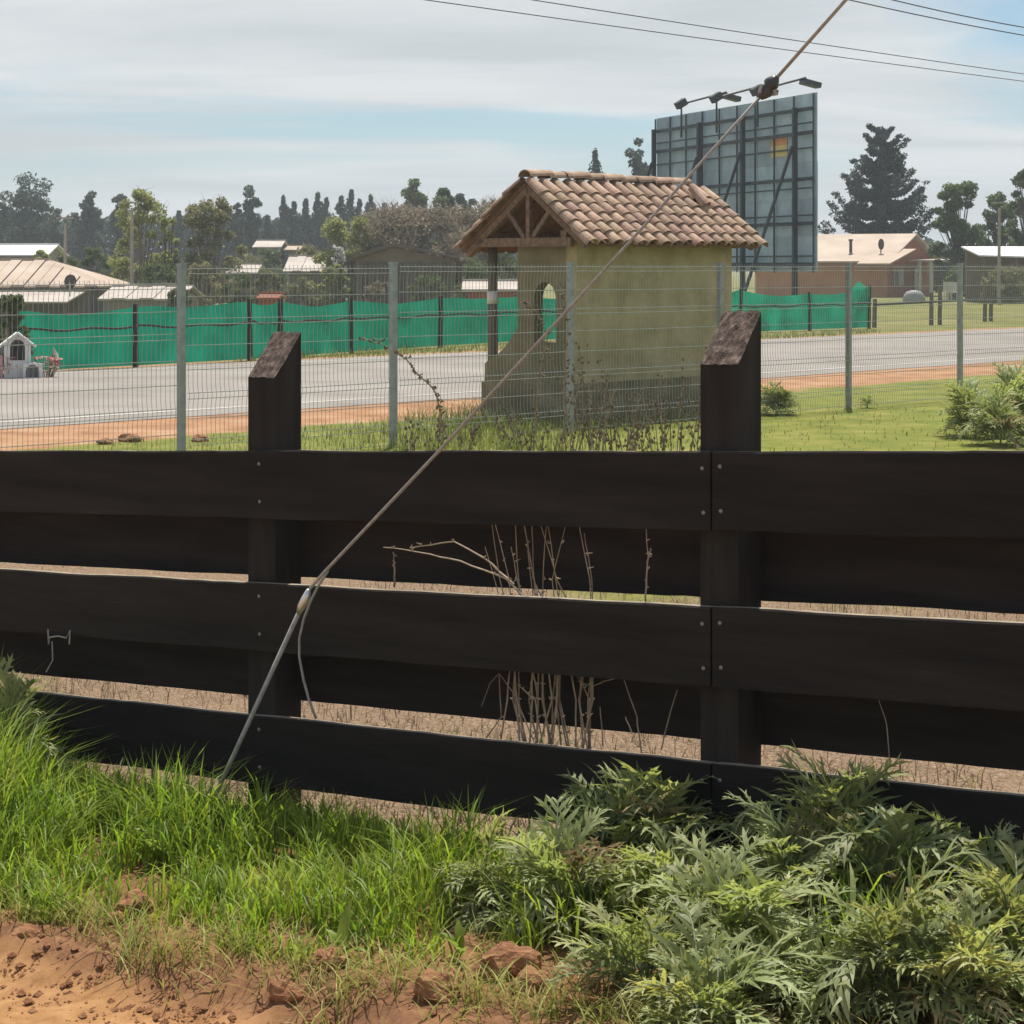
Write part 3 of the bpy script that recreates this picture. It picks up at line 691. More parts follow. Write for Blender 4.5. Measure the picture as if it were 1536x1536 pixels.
# ------------------------------------------------------------------ houses across the road
def house(name, px0, px1, yr, ye, Z, depth, rm_, wm, label, over=.3, win=(), group=None, ribs=0, hipr=0.0, lift=0.0):
    """house with the ridge across the view; roof slope towards the road"""
    x0 = (px0 - 768) / F * Z; x1 = (px1 - 768) / F * Z; ze = EYE - (ye - 400) / F * Z; zr = EYE - (yr - 400) / F * (Z + depth / 2)
    xc = (x0 + x1) / 2; g = float(G(xc, Z + depth / 2)); t = thing(name, (xc, Z, g), 0, label, 'house', group)
    a, c = x0 - xc, x1 - xc; ze -= g; zr -= g
    def wall(n_, *bx): b = MB(); b.box(*bx); return b.build(n_, wm, t)
    ys, ye_ = over, depth - over
    zt = ze + .02
    wl = wall('wall', a + over, c - over, ys, ys + .15, -.4, zt); wall('wall', a + over, c - over, ye_ - .15, ye_, -.4, zt)
    for x in (a + over, c - over - .15):
        b = MB(); m_ = depth / 2
        if hipr and x > 0: b.box(x, x + .15, ys + .155, ye_ - .155, -.4, zt)
        else: b.prism([(x, ys + .155, -.4), (x, ye_ - .155, -.4), (x, ye_ - .155, zt), (x, m_, zr - .12), (x, ys + .155, zt)], (.15, 0, 0))
        b.build('end_wall', wm, t)
    n = ribs or 1
    for s_, y0, y1 in (('f', 0, depth / 2), ('b', depth, depth / 2)):
        for k in range(n):
            u0 = k / n; u1 = (k + 1) / n - (.004 if n > 1 else 0)
            def pt(u, top):
                xa = a + (c - a) * u
                if top:
                    f_ = 1.0 if not hipr or xa <= c - hipr else (c - xa) / hipr
                    return (xa, y0 + (y1 - y0) * f_, ze + (zr - ze) * f_)
                return (xa, y0, ze)
            dz = (k % 2) * .03
            pr = [pt(u0, 0), pt(u1, 0), pt(u1, 1), pt(u0, 1)]
            pr = [(p[0], p[1], p[2] + dz) for p in pr]
            if s_ == 'b': pr = pr[::-1]
            b = MB(); b.prism(pr, (0, 0, .07)); b.build('roof_sheet' if n > 1 else 'roof', rm_, t)
    if hipr:
        b = MB(); b.prism([(c, 0, ze), (c, depth, ze), (c - hipr, depth / 2, zr)], (0, 0, .07)); b.build('roof_hip', rm_, t)
    b = MB(); b.bar((a, depth / 2, zr + .09), (c - hipr, depth / 2, zr + .09), .3, .06); b.build('ridge_cap', rm_, t)
    for (w0, w1, z0, z1) in win:
        b = MB(); b.box(w0, w1, ys - .03, ys + .02, z0, z1); f = b.build('window', WHITEP, t)
        b = MB(); b.box(w0 + .06, w1 - .06, ys - .05, ys - .032, z0 + .06, z1 - .06); b.build('pane', DARKG, f)
    return t, a, c, ze, zr
hl, a, c, ze, zr = house('long_house', -260, 147, 392, 432, 80, 8, ROOFT, HWALL, 'long low house with a tan ribbed hip roof beyond the green mesh', ribs=22, hipr=2.7, win=((3.2, 4.3, .9, 1.8), (.4, 1.6, .9, 1.8)))
# veranda along its front
b = MB(); b.prism([(c - 5.8, -3.2, 2.28), (c - .5, -3.2, 2.28), (c - .5, .15, 2.62), (c - 5.8, .15, 2.62)], (0, 0, .06)); b.build('veranda_roof', ROOFP, hl)
for x in (c - 5.5, c - 3.6, c - 1.8, c - .6):
    b = MB(); b.box(x - .06, x + .06, -3.0, -2.88, -.3, 2.29); b.build('veranda_post', POLEW, hl)
# dish
dp = at(105, 424, 76.6)
dt = thing('satellite_dish', (dp.x, 76.6, dp.z - .55), 0, 'dark round satellite dish on the veranda edge of the tan roofed house', 'satellite dish')
b = MB(); vs = [(0, -.02, .6)]; n = 14
for k in range(n): a_ = 2 * math.pi * k / n; vs.append((.22 * math.cos(a_), .06 + .05 * math.sin(a_), .6 + .25 * math.sin(a_)))
b.add(vs, [(0, 1 + (k + 1) % n, 1 + k) for k in range(n)]); b.build('reflector', DISH, dt)
b = MB(); b.tube([(0, -.03, .05), (0, -.03, .55)], .03, 6); b.build('mast', WHITEP, dt)
house('annex', 146, 272, 432, 451, 77, 6, ROOFP, HWALL, 'low annex with a pale sheet roof beside the tan roofed house', over=.2, ribs=6)
house('white_shed', -90, 72, 368, 384, 125, 6, ROOFW, HWALL, 'long white roofed shed behind the tan roofed house')
house('far_house', 378, 422, 362, 372, 140, 5, ROOFP, HWALL, 'far house with a pale roof between trees')
house('far_house', 424, 452, 370, 376, 142, 4, ROOFT, HWALL, 'narrow tan roof just past the far pale roofed house')
hp, a, c, ze, zr = house('cottage', 424, 520, 386, 409, 98, 6, ROOFP, HWALL, 'cottage with a pinkish white roof behind the green mesh', win=((-.9, -.2, .6, 1.3), (.4, 1.2, .6, 1.3)), ribs=7)
house('small_shed', 338, 386, 398, 411, 98, 4, ROOFP, HWALL, 'small shed with a white roof under the olive tree')
house('low_stall', 692, 782, 424, 437, 70, 4, ROOFP, RUST, 'low white roofed stall with brown walls behind the shelter pole', over=.2)
hd, a, c, ze, zr = house('brick_outhouse', 384, 418, 444, 450, 62, 2.2, RUST, RUST, 'tiny reddish roofed outhouse just behind the green mesh', over=.12)

# brown barn, gable towards the road
Zb = 86; bx = (590 - 768) / F * Zb; g = float(G(bx, Zb + 4))
bt = thing('barn', (bx, Zb, g), 0, 'wide low brown barn with a slatted front under a shallow gable', 'barn')
ap = EYE + 31 / F * Zb - g; ea = EYE + 11 / F * Zb - g; wl_ = 64 / F * Zb; wr_ = 100 / F * Zb
for s_, ww_ in ((-1, wl_), (1, wr_)):
    b = MB(); b.prism([(0, -.3, ap), (s_ * ww_, -.3, ea), (s_ * ww_, 9, ea), (0, 9, ap)][::s_], (0, 0, .08)); b.build('roof', BROWNR, bt)
b = MB(); b.prism([(-wl_ + .2, .1, -.3), (wr_ - .2, .1, -.3), (wr_ - .2, .1, ea - .05), (0, .1, ap - .05), (-wl_ + .2, .1, ea - .05)], (0, .1, 0)); b.build('front_wall', BROWNR, bt)
x = -wl_ + .25
while x < wr_ - .4:
    b = MB(); b.box(x, x + .19, .02, .09, -.3, ea - .10 + random.uniform(-.06, .0)); b.build('slat', FENCEW, bt); x += .245
b = MB(); b.tube([(-wl_, -.34, ea + .06), (0, -.34, ap + .1), (wr_, -.34, ea + .06)], .035, 5); b.build('verge_board', FENCEW, bt)

# terracotta house
Zr = 121; hx, hy = (1331 - 768) / F * 118, 118.0
th = thing('terracotta_house', (hx, hy, -.05), R(-30), 'terracotta walled house with a sand coloured roof beyond the billboard', 'house')
LX, DY, EZr, RZr = 8.0, 8.4, 2.0, 3.5     # local: x from -LX to 0, y from 0 to DY
b = MB(); b.box(-LX, -.15, .2, .35, -.3, EZr + .04); b.build('wall', BRICKW, th)
b = MB(); b.box(-LX, -.15, DY - .35, DY - .2, -.3, EZr + .04); b.build('wall', BRICKW, th)
b = MB(); b.prism([(-.3, .36, -.3), (-.3, DY - .36, -.3), (-.3, DY - .36, EZr + .04), (-.3, DY / 2, RZr - .1), (-.3, .36, EZr + .04)], (.15, 0, 0)); b.build('gable_wall', RUST, th)
b = MB(); b.prism([(-LX - .2, -.25, EZr - .08), (.25, -.25, EZr - .08), (.25, DY / 2, RZr), (-LX - .2, DY / 2, RZr)], (0, 0, .09)); b.build('roof', ROOFT, th)
b = MB(); b.prism([(-LX - .2, DY + .25, EZr - .08), (-LX - .2, DY / 2, RZr), (.25, DY / 2, RZr), (.25, DY + .25, EZr - .08)], (0, 0, .09)); b.build('roof', ROOFT, th)
b = MB(); b.prism([(-1.4, -1.0, 1.80), (.5, -1.0, 1.80), (1.0, 1.9, 2.62), (-1.4, 1.9, 2.62)], (0, 0, .08)); b.build('porch_roof', ROOFT, th)
b = MB(); b.prism([(.2, 3.0, 1.98), (3.3, 4.8, 1.98), (3.0, 7.6, 2.05), (.0, 7.0, 2.05)], (0, 0, .10)); b.build('side_canopy', ROOFP, th)
for (x, y) in ((.6, 3.6), (1.15, 3.9), (2.9, 5.2)):
    b = MB(); b.tube([(x, y, -.2), (x, y, 1.99)], .11 if x < 2 else .06, 8); b.build('canopy_column', WHITEP if x < 2 else POLEW, th)
for y0, y1, z0, z1 in ((1.1, 3.0, .55, 1.65), (4.6, 5.6, -.1, 1.7)):
    b = MB(); b.box(-.149, -.10, y0, y1, z0, z1); f = b.build('window', RUST, th)
    b = MB(); b.box(-.099, -.08, y0 + .1, y1 - .1, z0 + .1, z1 - .1); b.build('pane', DARKG, f)
b = MB(); b.tube([(-2.6, 1.2, 1.85), (-2.6, 1.2, 3.15)], .09, 8); b.tube([(-2.6, 1.2, 3.152), (-2.6, 1.2, 3.25)], .14, 8); b.build('flue_pipe', DISH, th)
b = MB(); vs = [(-.75, 1.0, 2.95)]; n = 12
for k in range(n): a_ = 2 * math.pi * k / n; vs.append((-.72 + .18 * math.cos(a_), .98, 2.95 + .32 * math.sin(a_)))
b.add(vs, [(0, 1 + (k + 1) % n, 1 + k) for k in range(n)]); b.bar((-.75, 1.02, 2.4), (-.75, 1.02, 2.95), .05, .05); b.build('roof_dish', DISH, th)
# dark shed with white roof
q = at(1475, 385, 100); ds = thing('open_shed', (q.x, 100, -.05), 0, 'dark open shed with a bright white sheet roof among the trees', 'shed')
b = MB(); b.prism([(-.2, 0, 2.18), (5, 0, 2.02), (5, 4, 2.62), (-.2, 4, 2.62)], (0, 0, .07)); b.build('roof', ROOFW, ds)
b = MB(); b.box(0, 4.8, 3.8, 3.95, -.3, 2.58); b.build('back_wall', BROWNR, ds)
for x in (.1, 1.6, 3.2, 4.7): b = MB(); b.box(x - .07, x + .07, .1, .24, -.3, 2.08); b.build('post', POLEW, ds)
# pale bundle, chairs
q = on_ground(1371, 454); b = MB(); n = 14; rings = [(.0, .52), (.22, .54), (.42, .47), (.56, .32), (.62, .10)]
q.z = -.05
for z, r in rings:
    for k in range(n):
        a_ = 2 * math.pi * k / n; j = 1 + .1 * mnoise.noise(Vector((math.cos(a_) * 2, math.sin(a_) * 2, z * 4))); b.v.append((r * j * math.cos(a_), r * j * .7 * math.sin(a_), z - .03))
for i in range(4):
    for k in range(n): b.f.append((i * n + k, i * n + (k + 1) % n, (i + 1) * n + (k + 1) % n, (i + 1) * n + k))
b.f.append(tuple(4 * n + k for k in range(n)))
o = b.build('water_tank', TANK, None, True); o.location = q; tag(o, 'low rounded pale grey tank in front of the terracotta house', 'tank')
for px in (1418, 1429):
    q = on_ground(px, 452); q.z = -.05; t = thing('white_chair', tuple(q), R(200 if px < 1420 else 165), 'white plastic garden chair on the lawn by the terracotta house', 'chair', 'white garden chairs')
    b = MB(); b.box(-.24, .24, -.24, .24, .42, .46); b.build('seat', WHITEP, t)
    b = MB(); b.box(-.24, .24, .20, .25, .465, .95); b.build('backrest', WHITEP, t)
    for sx in (-.21, .21):
        for sy in (-.21, .21): b = MB(); b.box(sx - .03, sx + .03, sy - .03, sy + .03, 0, .418); b.build('leg', WHITEP, t)

# ------------------------------------------------------------------ trees
def quads(P, size, asp=.55, up=0.0, r=rng):
    n = len(P); d = r.normal(size=(n, 3)); d[:, 2] += up; d /= np.linalg.norm(d, axis=1)[:, None] + 1e-9
    e = np.cross(d, r.normal(size=(n, 3))); e /= np.linalg.norm(e, axis=1)[:, None] + 1e-9
    s = size * r.uniform(.6, 1.4, (n, 1)); a = d * s * .5; c = e * s * .5 * asp
    V = np.stack([P - a, P + c * 1.0, P + a, P - c], 1).reshape(-1, 3)
    return V, np.arange(4 * n).reshape(n, 4)
def ball(n, c, rad, r=rng, shell=.45):
    d = r.normal(size=(n, 3)); d /= np.linalg.norm(d, axis=1)[:, None]
    k = (shell + (1 - shell) * r.random((n, 1))) ** .8
    return np.asarray(c) + d * k * np.asarray(rad)
def crown_obj(P, size, m, parent, asp=.55, up=0):
    V, Fq = quads(P, size, asp, up); return link('crown', np_mesh('crown', V, Fq, m), parent)
TREE_N = 0
def tree_base(name, px, topy, Z, label, group=None):
    X = (px - 768) / F * Z; g = float(G(X, Z)); H = EYE + (400 - topy) / F * Z - g
    return thing(name, (X, Z, g), 0, label, 'tree', group), H
def tree_euc(px, topy, hw, Z, label, m=EUC, group=None, name='eucalyptus_tree', low=.42, dens=1.0, size=None):
    t, H = tree_base(name, px, topy, Z, label, group); Rr = hw / F * Z; r = np.random.default_rng(int(px * 7 + Z))
    b = MB(); lean = r.uniform(-.05, .05) * H
    sp = [Vector((lean * k / 6 + r.uniform(-.03, .03) * H * (k > 0), r.uniform(-.02, .02) * H, H * .93 * k / 6 - .3)) for k in range(7)]
    b.tube(sp, [.022 * H * (1 - .8 * k / 6) + .02 for k in range(7)], 6)
    Ps = []; nc_ = max(8, int(16 * dens))
    for k in range(nc_):
        u = (k + .5) / nc_; zz = H * (low + (1 - low) * u ** .9) - .08 * H
        rad = Rr * (.36 + .26 * r.random()); off = (Rr - rad) * (1.15 - .75 * u) * r.uniform(.3, 1.0); a = r.uniform(0, 6.28)
        c = np.array([lean * u + off * math.cos(a), off * math.sin(a) * .8, zz])
        if k == nc_ - 1: c = np.array([lean, 0, H - rad * .75])
        b.tube([sp[min(6, max(2, int(6 * zz / H) - 1))], Vector(c)], [.008 * H, .003 * H], 4)
        for _ in range(4):
            cc = c + r.normal(size=3) * rad * .5; Ps.append(ball(int(95 * dens), cc, (rad * .62, rad * .62, rad * .5), r))
    b.build('trunk', BARK, t); P = np.concatenate(Ps); crown_obj(P, size or Z * 5.2 / F, m, t); return t
def tree_pine(px, topy, hw, Z, label, group=None, m=PINE, name='pine_tree'):
    t, H = tree_base(name, px, topy, Z, label, group); Rr = hw / F * Z; r = np.random.default_rng(int(px * 3 + Z))
    b = MB(); b.tube([(0, 0, -.3), (0, 0, H * .97)], [.02 * H, .004 * H], 6); b.build('trunk', BARK, t); Ps = []
    for k in range(11):
        u = k / 10; zz = H * (.25 + .74 * u); rad = Rr * (1.5 + 1.3 * r.random()) * (1 - u) ** .8 * (.75 + .5 * r.random()) + .12
        for _ in range(4):
            a = r.uniform(0, 6.28); d = rad * r.uniform(.3, .95)
            Ps.append(ball(60, (d * math.cos(a), d * math.sin(a), zz - .1 * rad), (rad * .42 + .1, rad * .42 + .1, H * .05 + .06), r))
    crown_obj(np.concatenate(Ps), Z * 5.0 / F, m, t); return t
def tree_dome(px, topy, hw, Z, label, m, name, cat='tree', n=3200, low=.12, bare=0.0, group=None, size=None, trunk=BARK, flat=.8, tops=0):
    t, H = tree_base(name, px, topy, Z, label, group); t['category'] = cat; Rr = hw / F * Z; r = np.random.default_rng(int(px * 5 + Z * 3))
    b = MB(); b.tube([(0, 0, -.3), (r.uniform(-.1, .1) * Rr, 0, H * .5)], [.03 * H + .03, .015 * H], 7); Ps = []; tips = []
    K = 64
    for k in range(K):
        a = r.uniform(0, 6.28); u = r.random()
        zz = H * (low + (.95 - low) * u); env = math.sin(math.pi * min(1, .18 + .80 * (zz / H))) ** .55
        d = Rr * env * math.sqrt(r.uniform(.03, .92)); rad = Rr * r.uniform(.16, .30)
        zz = min(zz, H - rad * .55)
        c = np.array([d * math.cos(a), d * math.sin(a) * flat, zz]); tips.append((c, rad))
        b.tube([(0, 0, H * .3), Vector(c) * .6 + Vector((0, 0, H * .1)), Vector(c)], [.007 * H, .004 * H, .002 * H], 4)
        Ps.append(ball(int(2.7 * n / K * (1 - .8 * bare)) + 3, c, (rad, rad, rad * .8), r, .3))
    if bare:
        for c, rad in tips:
            for _ in range(int(22 * bare) + 3):
                e = r.normal(size=3); e[2] = abs(e[2]) + .5; e /= np.linalg.norm(e); s0 = c + r.normal(size=3) * rad * .3
                b.tube([Vector(s0), Vector(s0 + e * rad * r.uniform(.6, 1.3))], [.0030 * Z / 30, .0010 * Z / 30], 3, False)
    b.build('trunk', trunk if not bare else TWIG, t); crown_obj(np.concatenate(Ps), size or Z * 5.0 / F, m, t); return t

LE = 'tall dark eucalyptus with tufted crown on the far skyline'
tree_euc(42, 268, 44, 180, 'tallest dark eucalyptus clump rising behind the white roofed shed')
for px, ty, hw in ((5, 300, 28), (84, 318, 20), (150, 322, 18)): tree_euc(px, ty, hw, 190, LE, group='skyline eucalyptus')
tree_euc(127, 290, 30, 185, 'dark eucalyptus with one round top tuft beside the tallest clump')
tree_euc(183, 292, 26, 185, 'dark eucalyptus partly behind the pale green willow')
tree_euc(383, 282, 22, 180, 'slender lone dark eucalyptus standing between olive tree and pine row')
tree_euc(352, 308, 16, 185, 'short dark eucalyptus beside the slender lone eucalyptus')
LP = 'dark pointed pine in the far skyline row'
for px, ty, hw in ((402, 328, 13), (425, 300, 14), (441, 308, 13), (459, 305, 16), (477, 295, 14), (490, 303, 15), (512, 299, 13), (527, 291, 12), (539, 305, 14), (557, 298, 13), (577, 311, 15), (330, 316, 12), (268, 322, 12)):
    tree_pine(px, ty, hw, 200, LP, 'skyline pine row')
tree_pine(893, 232, 13, 150, 'lone dark pine tip showing above the shelter roof')
tree_euc(968, 217, 24, 150, 'dark eucalyptus clump showing between shelter roof and billboard')
tree_euc(615, 272, 28, 130, 'bright green tufted tree rising above the brown thicket', BRO, name='tufted_tree', dens=1.5)
tree_euc(664, 281, 26, 130, 'green rounded tree next to the bright tufted one', BRO, name='tufted_tree', dens=1.5)
tree_euc(692, 292, 22, 135, 'dark small crown beside the rounded green tree above the thicket')
tree_dome(212, 277, 56, 92, 'pale yellow green willow with grey bare top behind the annex', WIL, 'willow_tree', n=5200, bare=.3, trunk=PALEB, low=.05)
tree_dome(252, 318, 24, 90, 'small bright willow tucked between the big willow and the olive tree', WIL, 'willow_tree', n=1500)
tree_dome(313, 288, 58, 91, 'wide olive brown tree half in leaf behind the small shed', OLIV, 'olive_tree', n=6000, bare=.3)
tree_dome(520, 324, 58, 97, 'light green spreading willow leaning against the brown thicket tree', WIL, 'willow_tree', n=5000, bare=.25)
tree_dome(605, 309, 108, 98, 'wide brownish half bare thicket tree behind the barn', BRN, 'thicket_tree', n=11000, bare=.5, low=.2)
tree_dome(705, 306, 74, 95, 'brown bare branched tree behind the shelter eave', BRN, 'thicket_tree', n=8000, bare=.6, low=.2)
tree_dome(660, 310, 84, 99, 'rounded brown thicket crown between the barn roof and the shelter eave', BRN, 'thicket_tree', n=8000, bare=.55, low=.25)
tree_dome(563, 318, 70, 100, 'greenish brown thicket crown above the barn beside the spreading willow', OLIV, 'thicket_tree', n=7000, bare=.45, low=.2)
tree_dome(507, 362, 17, 93, 'little white blossoming tree at the end of the pinkish cottage', BLOS, 'blossom_tree', n=330, bare=.3)
tree_dome(738, 285, 30, 105, 'thin bare twigged tree top beside the shelter gable', OLIV, 'bare_tree', n=500, bare=.95)
tree_dome(748, 335, 50, 82, 'dark leafy tree seen through the open shelter front', BUSHD, 'dark_tree', n=2500, bare=.3)
tree_dome(462, 365, 34, 108, 'small grey green tree behind the pinkish cottage roof', OLIV, 'olive_tree', n=1400, bare=.4)
for i, (px, ty, hw, Zz, m, lb) in enumerate((
        (100, 374, 30, 98, BUSHD, 'dark rounded bush behind the tan hip roof'),
        (62, 372, 20, 110, WIL, 'bright bush in front of the white roofed shed'),
        (142, 366, 32, 96, BUSHD, 'green bush rising above the annex roof beside the willow trunk'),
        (185, 382, 34, 88, WIL, 'yellow green bush behind the pale annex roof'),
        (235, 388, 38, 86, BUSHD, 'dull green bush behind the wire fence post near the annex'),
        (300, 392, 36, 86, OLIV, 'olive bush below the wide olive brown tree'),
        (355, 404, 30, 80, BUSHD, 'low green bush in front of the small white roofed shed'),
        (400, 398, 30, 90, OLIV, 'straw coloured bush beside the pinkish cottage'),
        (500, 392, 26, 92, WIL, 'thin leafy bush at the end of the pinkish cottage'),
        (18, 440, 32, 33.6, BUSHD, 'dark leafy bush at the end of the green mesh above the shrine'),
        (640, 408, 40, 78, BUSHD, 'dark shrub in front of the barn slats'),
        (720, 392, 44, 76, BUSHD, 'dark tangled shrub behind the low white roofed stall'),
        (1450, 398, 40, 108, BUSHD, 'grey green hedge bush under the broad trees'),
        (1515, 402, 42, 98, OLIV, 'pale hedge bush in front of the open shed'),
        (405, 372, 34, 128, BUSHD, 'dark bush in front of the far pale roofed house'),
        (370, 376, 30, 120, OLIV, 'olive bush between the small shed and the far house'),
        (450, 412, 26, 90, OLIV, 'low olive bush against the pinkish cottage wall'),
        (570, 416, 30, 80, BRN, 'brown scrubby bush at the corner of the barn'),
        (268, 420, 24, 74, BUSHD, 'green bush at the end of the pale roofed annex'),
        (1410, 385, 30, 140, BUSHD, 'dark bush behind the terracotta house canopy'))):
    tree_dome(px, ty, hw, Zz, lb, m, 'bush', 'bush', n=1500 if Zz > 40 else 1900, low=.05, bare=.12)
tree_dome(1437, 268, 44, 112, 'broad leafy green tree beside the big dark conifer', BRO, 'broadleaf_tree', n=4200, low=.3)
tree_dome(1500, 286, 34, 118, 'medium green tree between the two taller broad trees', BRO, 'broadleaf_tree', n=2600, low=.3)
tree_dome(1545, 248, 40, 110, 'tall airy green tree rising behind the open shed', BRO, 'broadleaf_tree', n=2600, low=.35)
# pale poles among the trees
for px, y0, y1, Zz, lb in ((197, 312, 400, 84, 'pale bare pole standing in front of the big willow'), (97, 335, 400, 88, 'thin grey pole behind the tan hip roof'), (1498, 312, 400, 96, 'thin pale pole above the open white roofed shed')):
    X = (px - 768) / F * Zz; g = float(G(X, Zz)); b = MB(); b.tube([(0, 0, -.3), (.03, 0, EYE + (400 - y0) / F * Zz - g)], [.09, .06], 7)
    o = thing('utility_pole', (X, Zz, g), 0, lb, 'pole'); b.build('shaft', PALEB, o)
    b = MB(); b.bar((-.35, 0, EYE + (408 - y0) / F * Zz - g), (.38, 0, EYE + (408 - y0) / F * Zz - g), .07, .07); b.build('crossarm', PALEB, o)

# big conifer with upswept boughs
t, H = tree_base('conifer_tree', 1322, 194, 128, 'big dark conifer with tiered upswept boughs behind the terracotta house')
r = np.random.default_rng(21); b = MB(); b.tube([(0, 0, -.3), (.1, 0, H * .5), (0, 0, H * .98)], [.28, .18, .04], 8); Ps = []
RR = 84 / F * 128
for lev in range(13):
    u = lev / 12; zz = H * (.30 + .67 * u); Lb = RR * (1.02 - .72 * u ** 1.15) if u < .93 else RR * .2
    nb_ = 8 if u < .7 else 6
    for k in range(nb_):
        a = 6.283 * (k + .5 * (lev % 2)) / nb_ + r.uniform(-.25, .25); ln = Lb * r.uniform(.55, 1.15); zz2 = zz + r.uniform(-.28, .28)
        pts = []
        for j in range(7):
            v = j / 6; d = ln * v; pts.append(Vector((d * math.cos(a), d * math.sin(a), zz2 - .10 * ln * math.sin(v * 2.6) + .55 * ln * max(0, v - .4) ** 1.5 * 1.6)))
        b.tube(pts, [.05 * (1 - .8 * j / 6) for j in range(7)], 4)
        for j in range(1, 7):
            for q_ in range(2 + int(1.6 * ln)):
                p = pts[j].lerp(pts[max(0, j - 1)], r.random()); w_ = (.16 + .30 * (1 - abs(j / 6 - .45))) * (.5 + .5 * ln / RR)
                Ps.append(ball(20, np.array(p) + np.array([0, 0, .03 + .08 * r.random()]), (w_ * 1.1, w_ * 1.1, .13), r))
b.build('trunk', BARK, t); crown_obj(np.concatenate(Ps), .20, ARAU, t, .4, .3)

# continuous woods on the skyline
def wood(px0, px1, ytop, Z, n, m, label, amp=14, depth=6):
    r = np.random.default_rng(int(px0 + Z)); px = r.uniform(px0, px1, n); Zs = Z + r.uniform(0, depth, n)
    yt = ytop + amp * np.array([mnoise.noise(Vector((p * .05, Z, 0))) + .5 * mnoise.noise(Vector((p * .16, Z, 3))) for p in px])
    X = (px - 768) / F * Zs; zt = EYE + (400 - yt) / F * Zs; zb = np.array(G(X, Zs)); z = zb + (zt - zb) * r.random(n) ** .7
    V, Fq = quads(np.stack([X, Zs, z], 1), Z * 7 / F, .7); o = link('wood', np_mesh('wood', V, Fq, m)); tag(o, label, 'wood', kind='stuff')
wood(-80, 780, 326, 215, 42000, EUC, 'dark distant wood along the skyline behind the houses')
wood(1180, 1640, 366, 190, 9000, EUC, 'dark distant wood behind the terracotta house')

# ------------------------------------------------------------------ haze
b = MB(); b.box(-900, 900, -60, 1200, -4.5, 40)
hm = bpy.data.materials.new('haze'); hm.use_nodes = True; ht = hm.node_tree
for n in list(ht.nodes):
    if n.type != 'OUTPUT_MATERIAL': ht.nodes.remove(n)
pvn = nd(ht, 'ShaderNodeVolumePrincipled'); pvn.inputs['Color'].default_value = (.82, .90, .97, 1); pvn.inputs['Density'].default_value = HAZE; pvn.inputs['Anisotropy'].default_value = .2
ht.links.new(pvn.outputs[0], ht.nodes['Material Output'].inputs['Volume'])
o = b.build('haze', hm); tag(o, 'thin pale haze in the air over the fields', 'haze', kind='stuff')

# ------------------------------------------------------------------ blades of grass
def blades(pos, length, width, lean, r, seg=4, curl=1.0):
    """curved tapering strips; pos (n,3), length (n,), lean (n,)"""
    n = len(pos); a = r.uniform(0, 6.283, n); dx, dy = np.cos(a), np.sin(a); b_ = a + 1.57 + r.uniform(-.5, .5, n); sx, sy = np.cos(b_), np.sin(b_)
    V = np.zeros((n, 2 * seg + 1, 3))
    for k in range(seg + 1):
        t = k / seg; h = length * lean * t ** (1.5 + curl) ; z = length * (t - .35 * lean * t ** (2.2 + curl))
        c = np.stack([pos[:, 0] + dx * h, pos[:, 1] + dy * h, pos[:, 2] + z], 1)
        wv = width * (1 - t) ** .6 * (.75 + .5 * t)
        if k < seg:
            V[:, 2 * k] = c + np.stack([sx * wv, sy * wv, 0 * wv], 1) / 2; V[:, 2 * k + 1] = c - np.stack([sx * wv, sy * wv, 0 * wv], 1) / 2
        else: V[:, 2 * k] = c
    base = (np.arange(n) * (2 * seg + 1))[:, None]; fs = []
    for k in range(seg - 1): fs += [base + np.array([2 * k, 2 * k + 1, 2 * k + 3]), base + np.array([2 * k, 2 * k + 3, 2 * k + 2])]
    fs.append(base + np.array([2 * seg - 2, 2 * seg - 1, 2 * seg]))
    return V.reshape(-1, 3), np.concatenate(fs)
def field(name, n, samp, m, label, r, ln, wd, lean, kindcat='grass', seg=4, curl=1.0, dens=None):
    x, y, h = samp(n, r); z = np.array(G(x, y)) - .01
    L_ = h * r.uniform(*ln, len(x)); V, Fq = blades(np.stack([x, y, z], 1), L_, r.uniform(*wd, len(x)), r.uniform(*lean, len(x)), r, seg, curl)
    o = link(name, np_mesh(name, V, Fq, m, True)); tag(o, label, kindcat, kind='stuff'); return o
def nz2(x, y, s, o): return np.array([mnoise.noise(Vector((a * s, b * s, o))) for a, b in zip(x, y)])
def fence_frame(s, m):   # along-fence, behind-fence -> world
    return P1[0] + s * math.cos(TH) + m * math.sin(TH), P1[1] - s * math.sin(TH) + m * math.cos(TH)
r1 = np.random.default_rng(100)
def verge(n, r):
    s = r.uniform(-1.5, 3.6, n); m = r.uniform(-1.45, .0, n); x, y = fence_frame(s, m)
    cl = nz2(x, y, 5.5, 1); cl2 = nz2(x, y, 2.2, 8)
    px = 768 + F * x / y; py = 400 + F * (EYE - np.array(G(x, y))) / y
    edge = -1.22 + .12 * nz2(x, y, 4, 5) + .20 * sm(380, 640, px) + .25 * sm(600, 900, px)
    keep = (m > edge) & (cl > -.34 + .25 * r.random(n)) & (px > -160) & (px < 1700)
    thin = sm(560, 760, px) * .62; keep &= r.random(n) > thin
    keep &= ~((px > 120) & (px < 250) & (py > 1330) & (py < 1410) & (r.random(n) > .35))   # the bare clod
    h = (1.0 + .75 * cl2) * (.35 + .75 * sm(-1.25, -.7, m)) * (1 - .62 * sm(-.42, -.05, m) * sm(60, 180, px)) * (1 + 1.0 * (1 - sm(-40, 130, px)))
    h = h * (1 - .25 * sm(330, 450, px) * (1 - sm(450, 700, px)))
    return x[keep], y[keep], h[keep]
field('grass', 34000, verge, GRASS, 'lush green grass growing along the foot of the plank fence', r1, (.08, .23), (.005, .0105), (.15, .9))
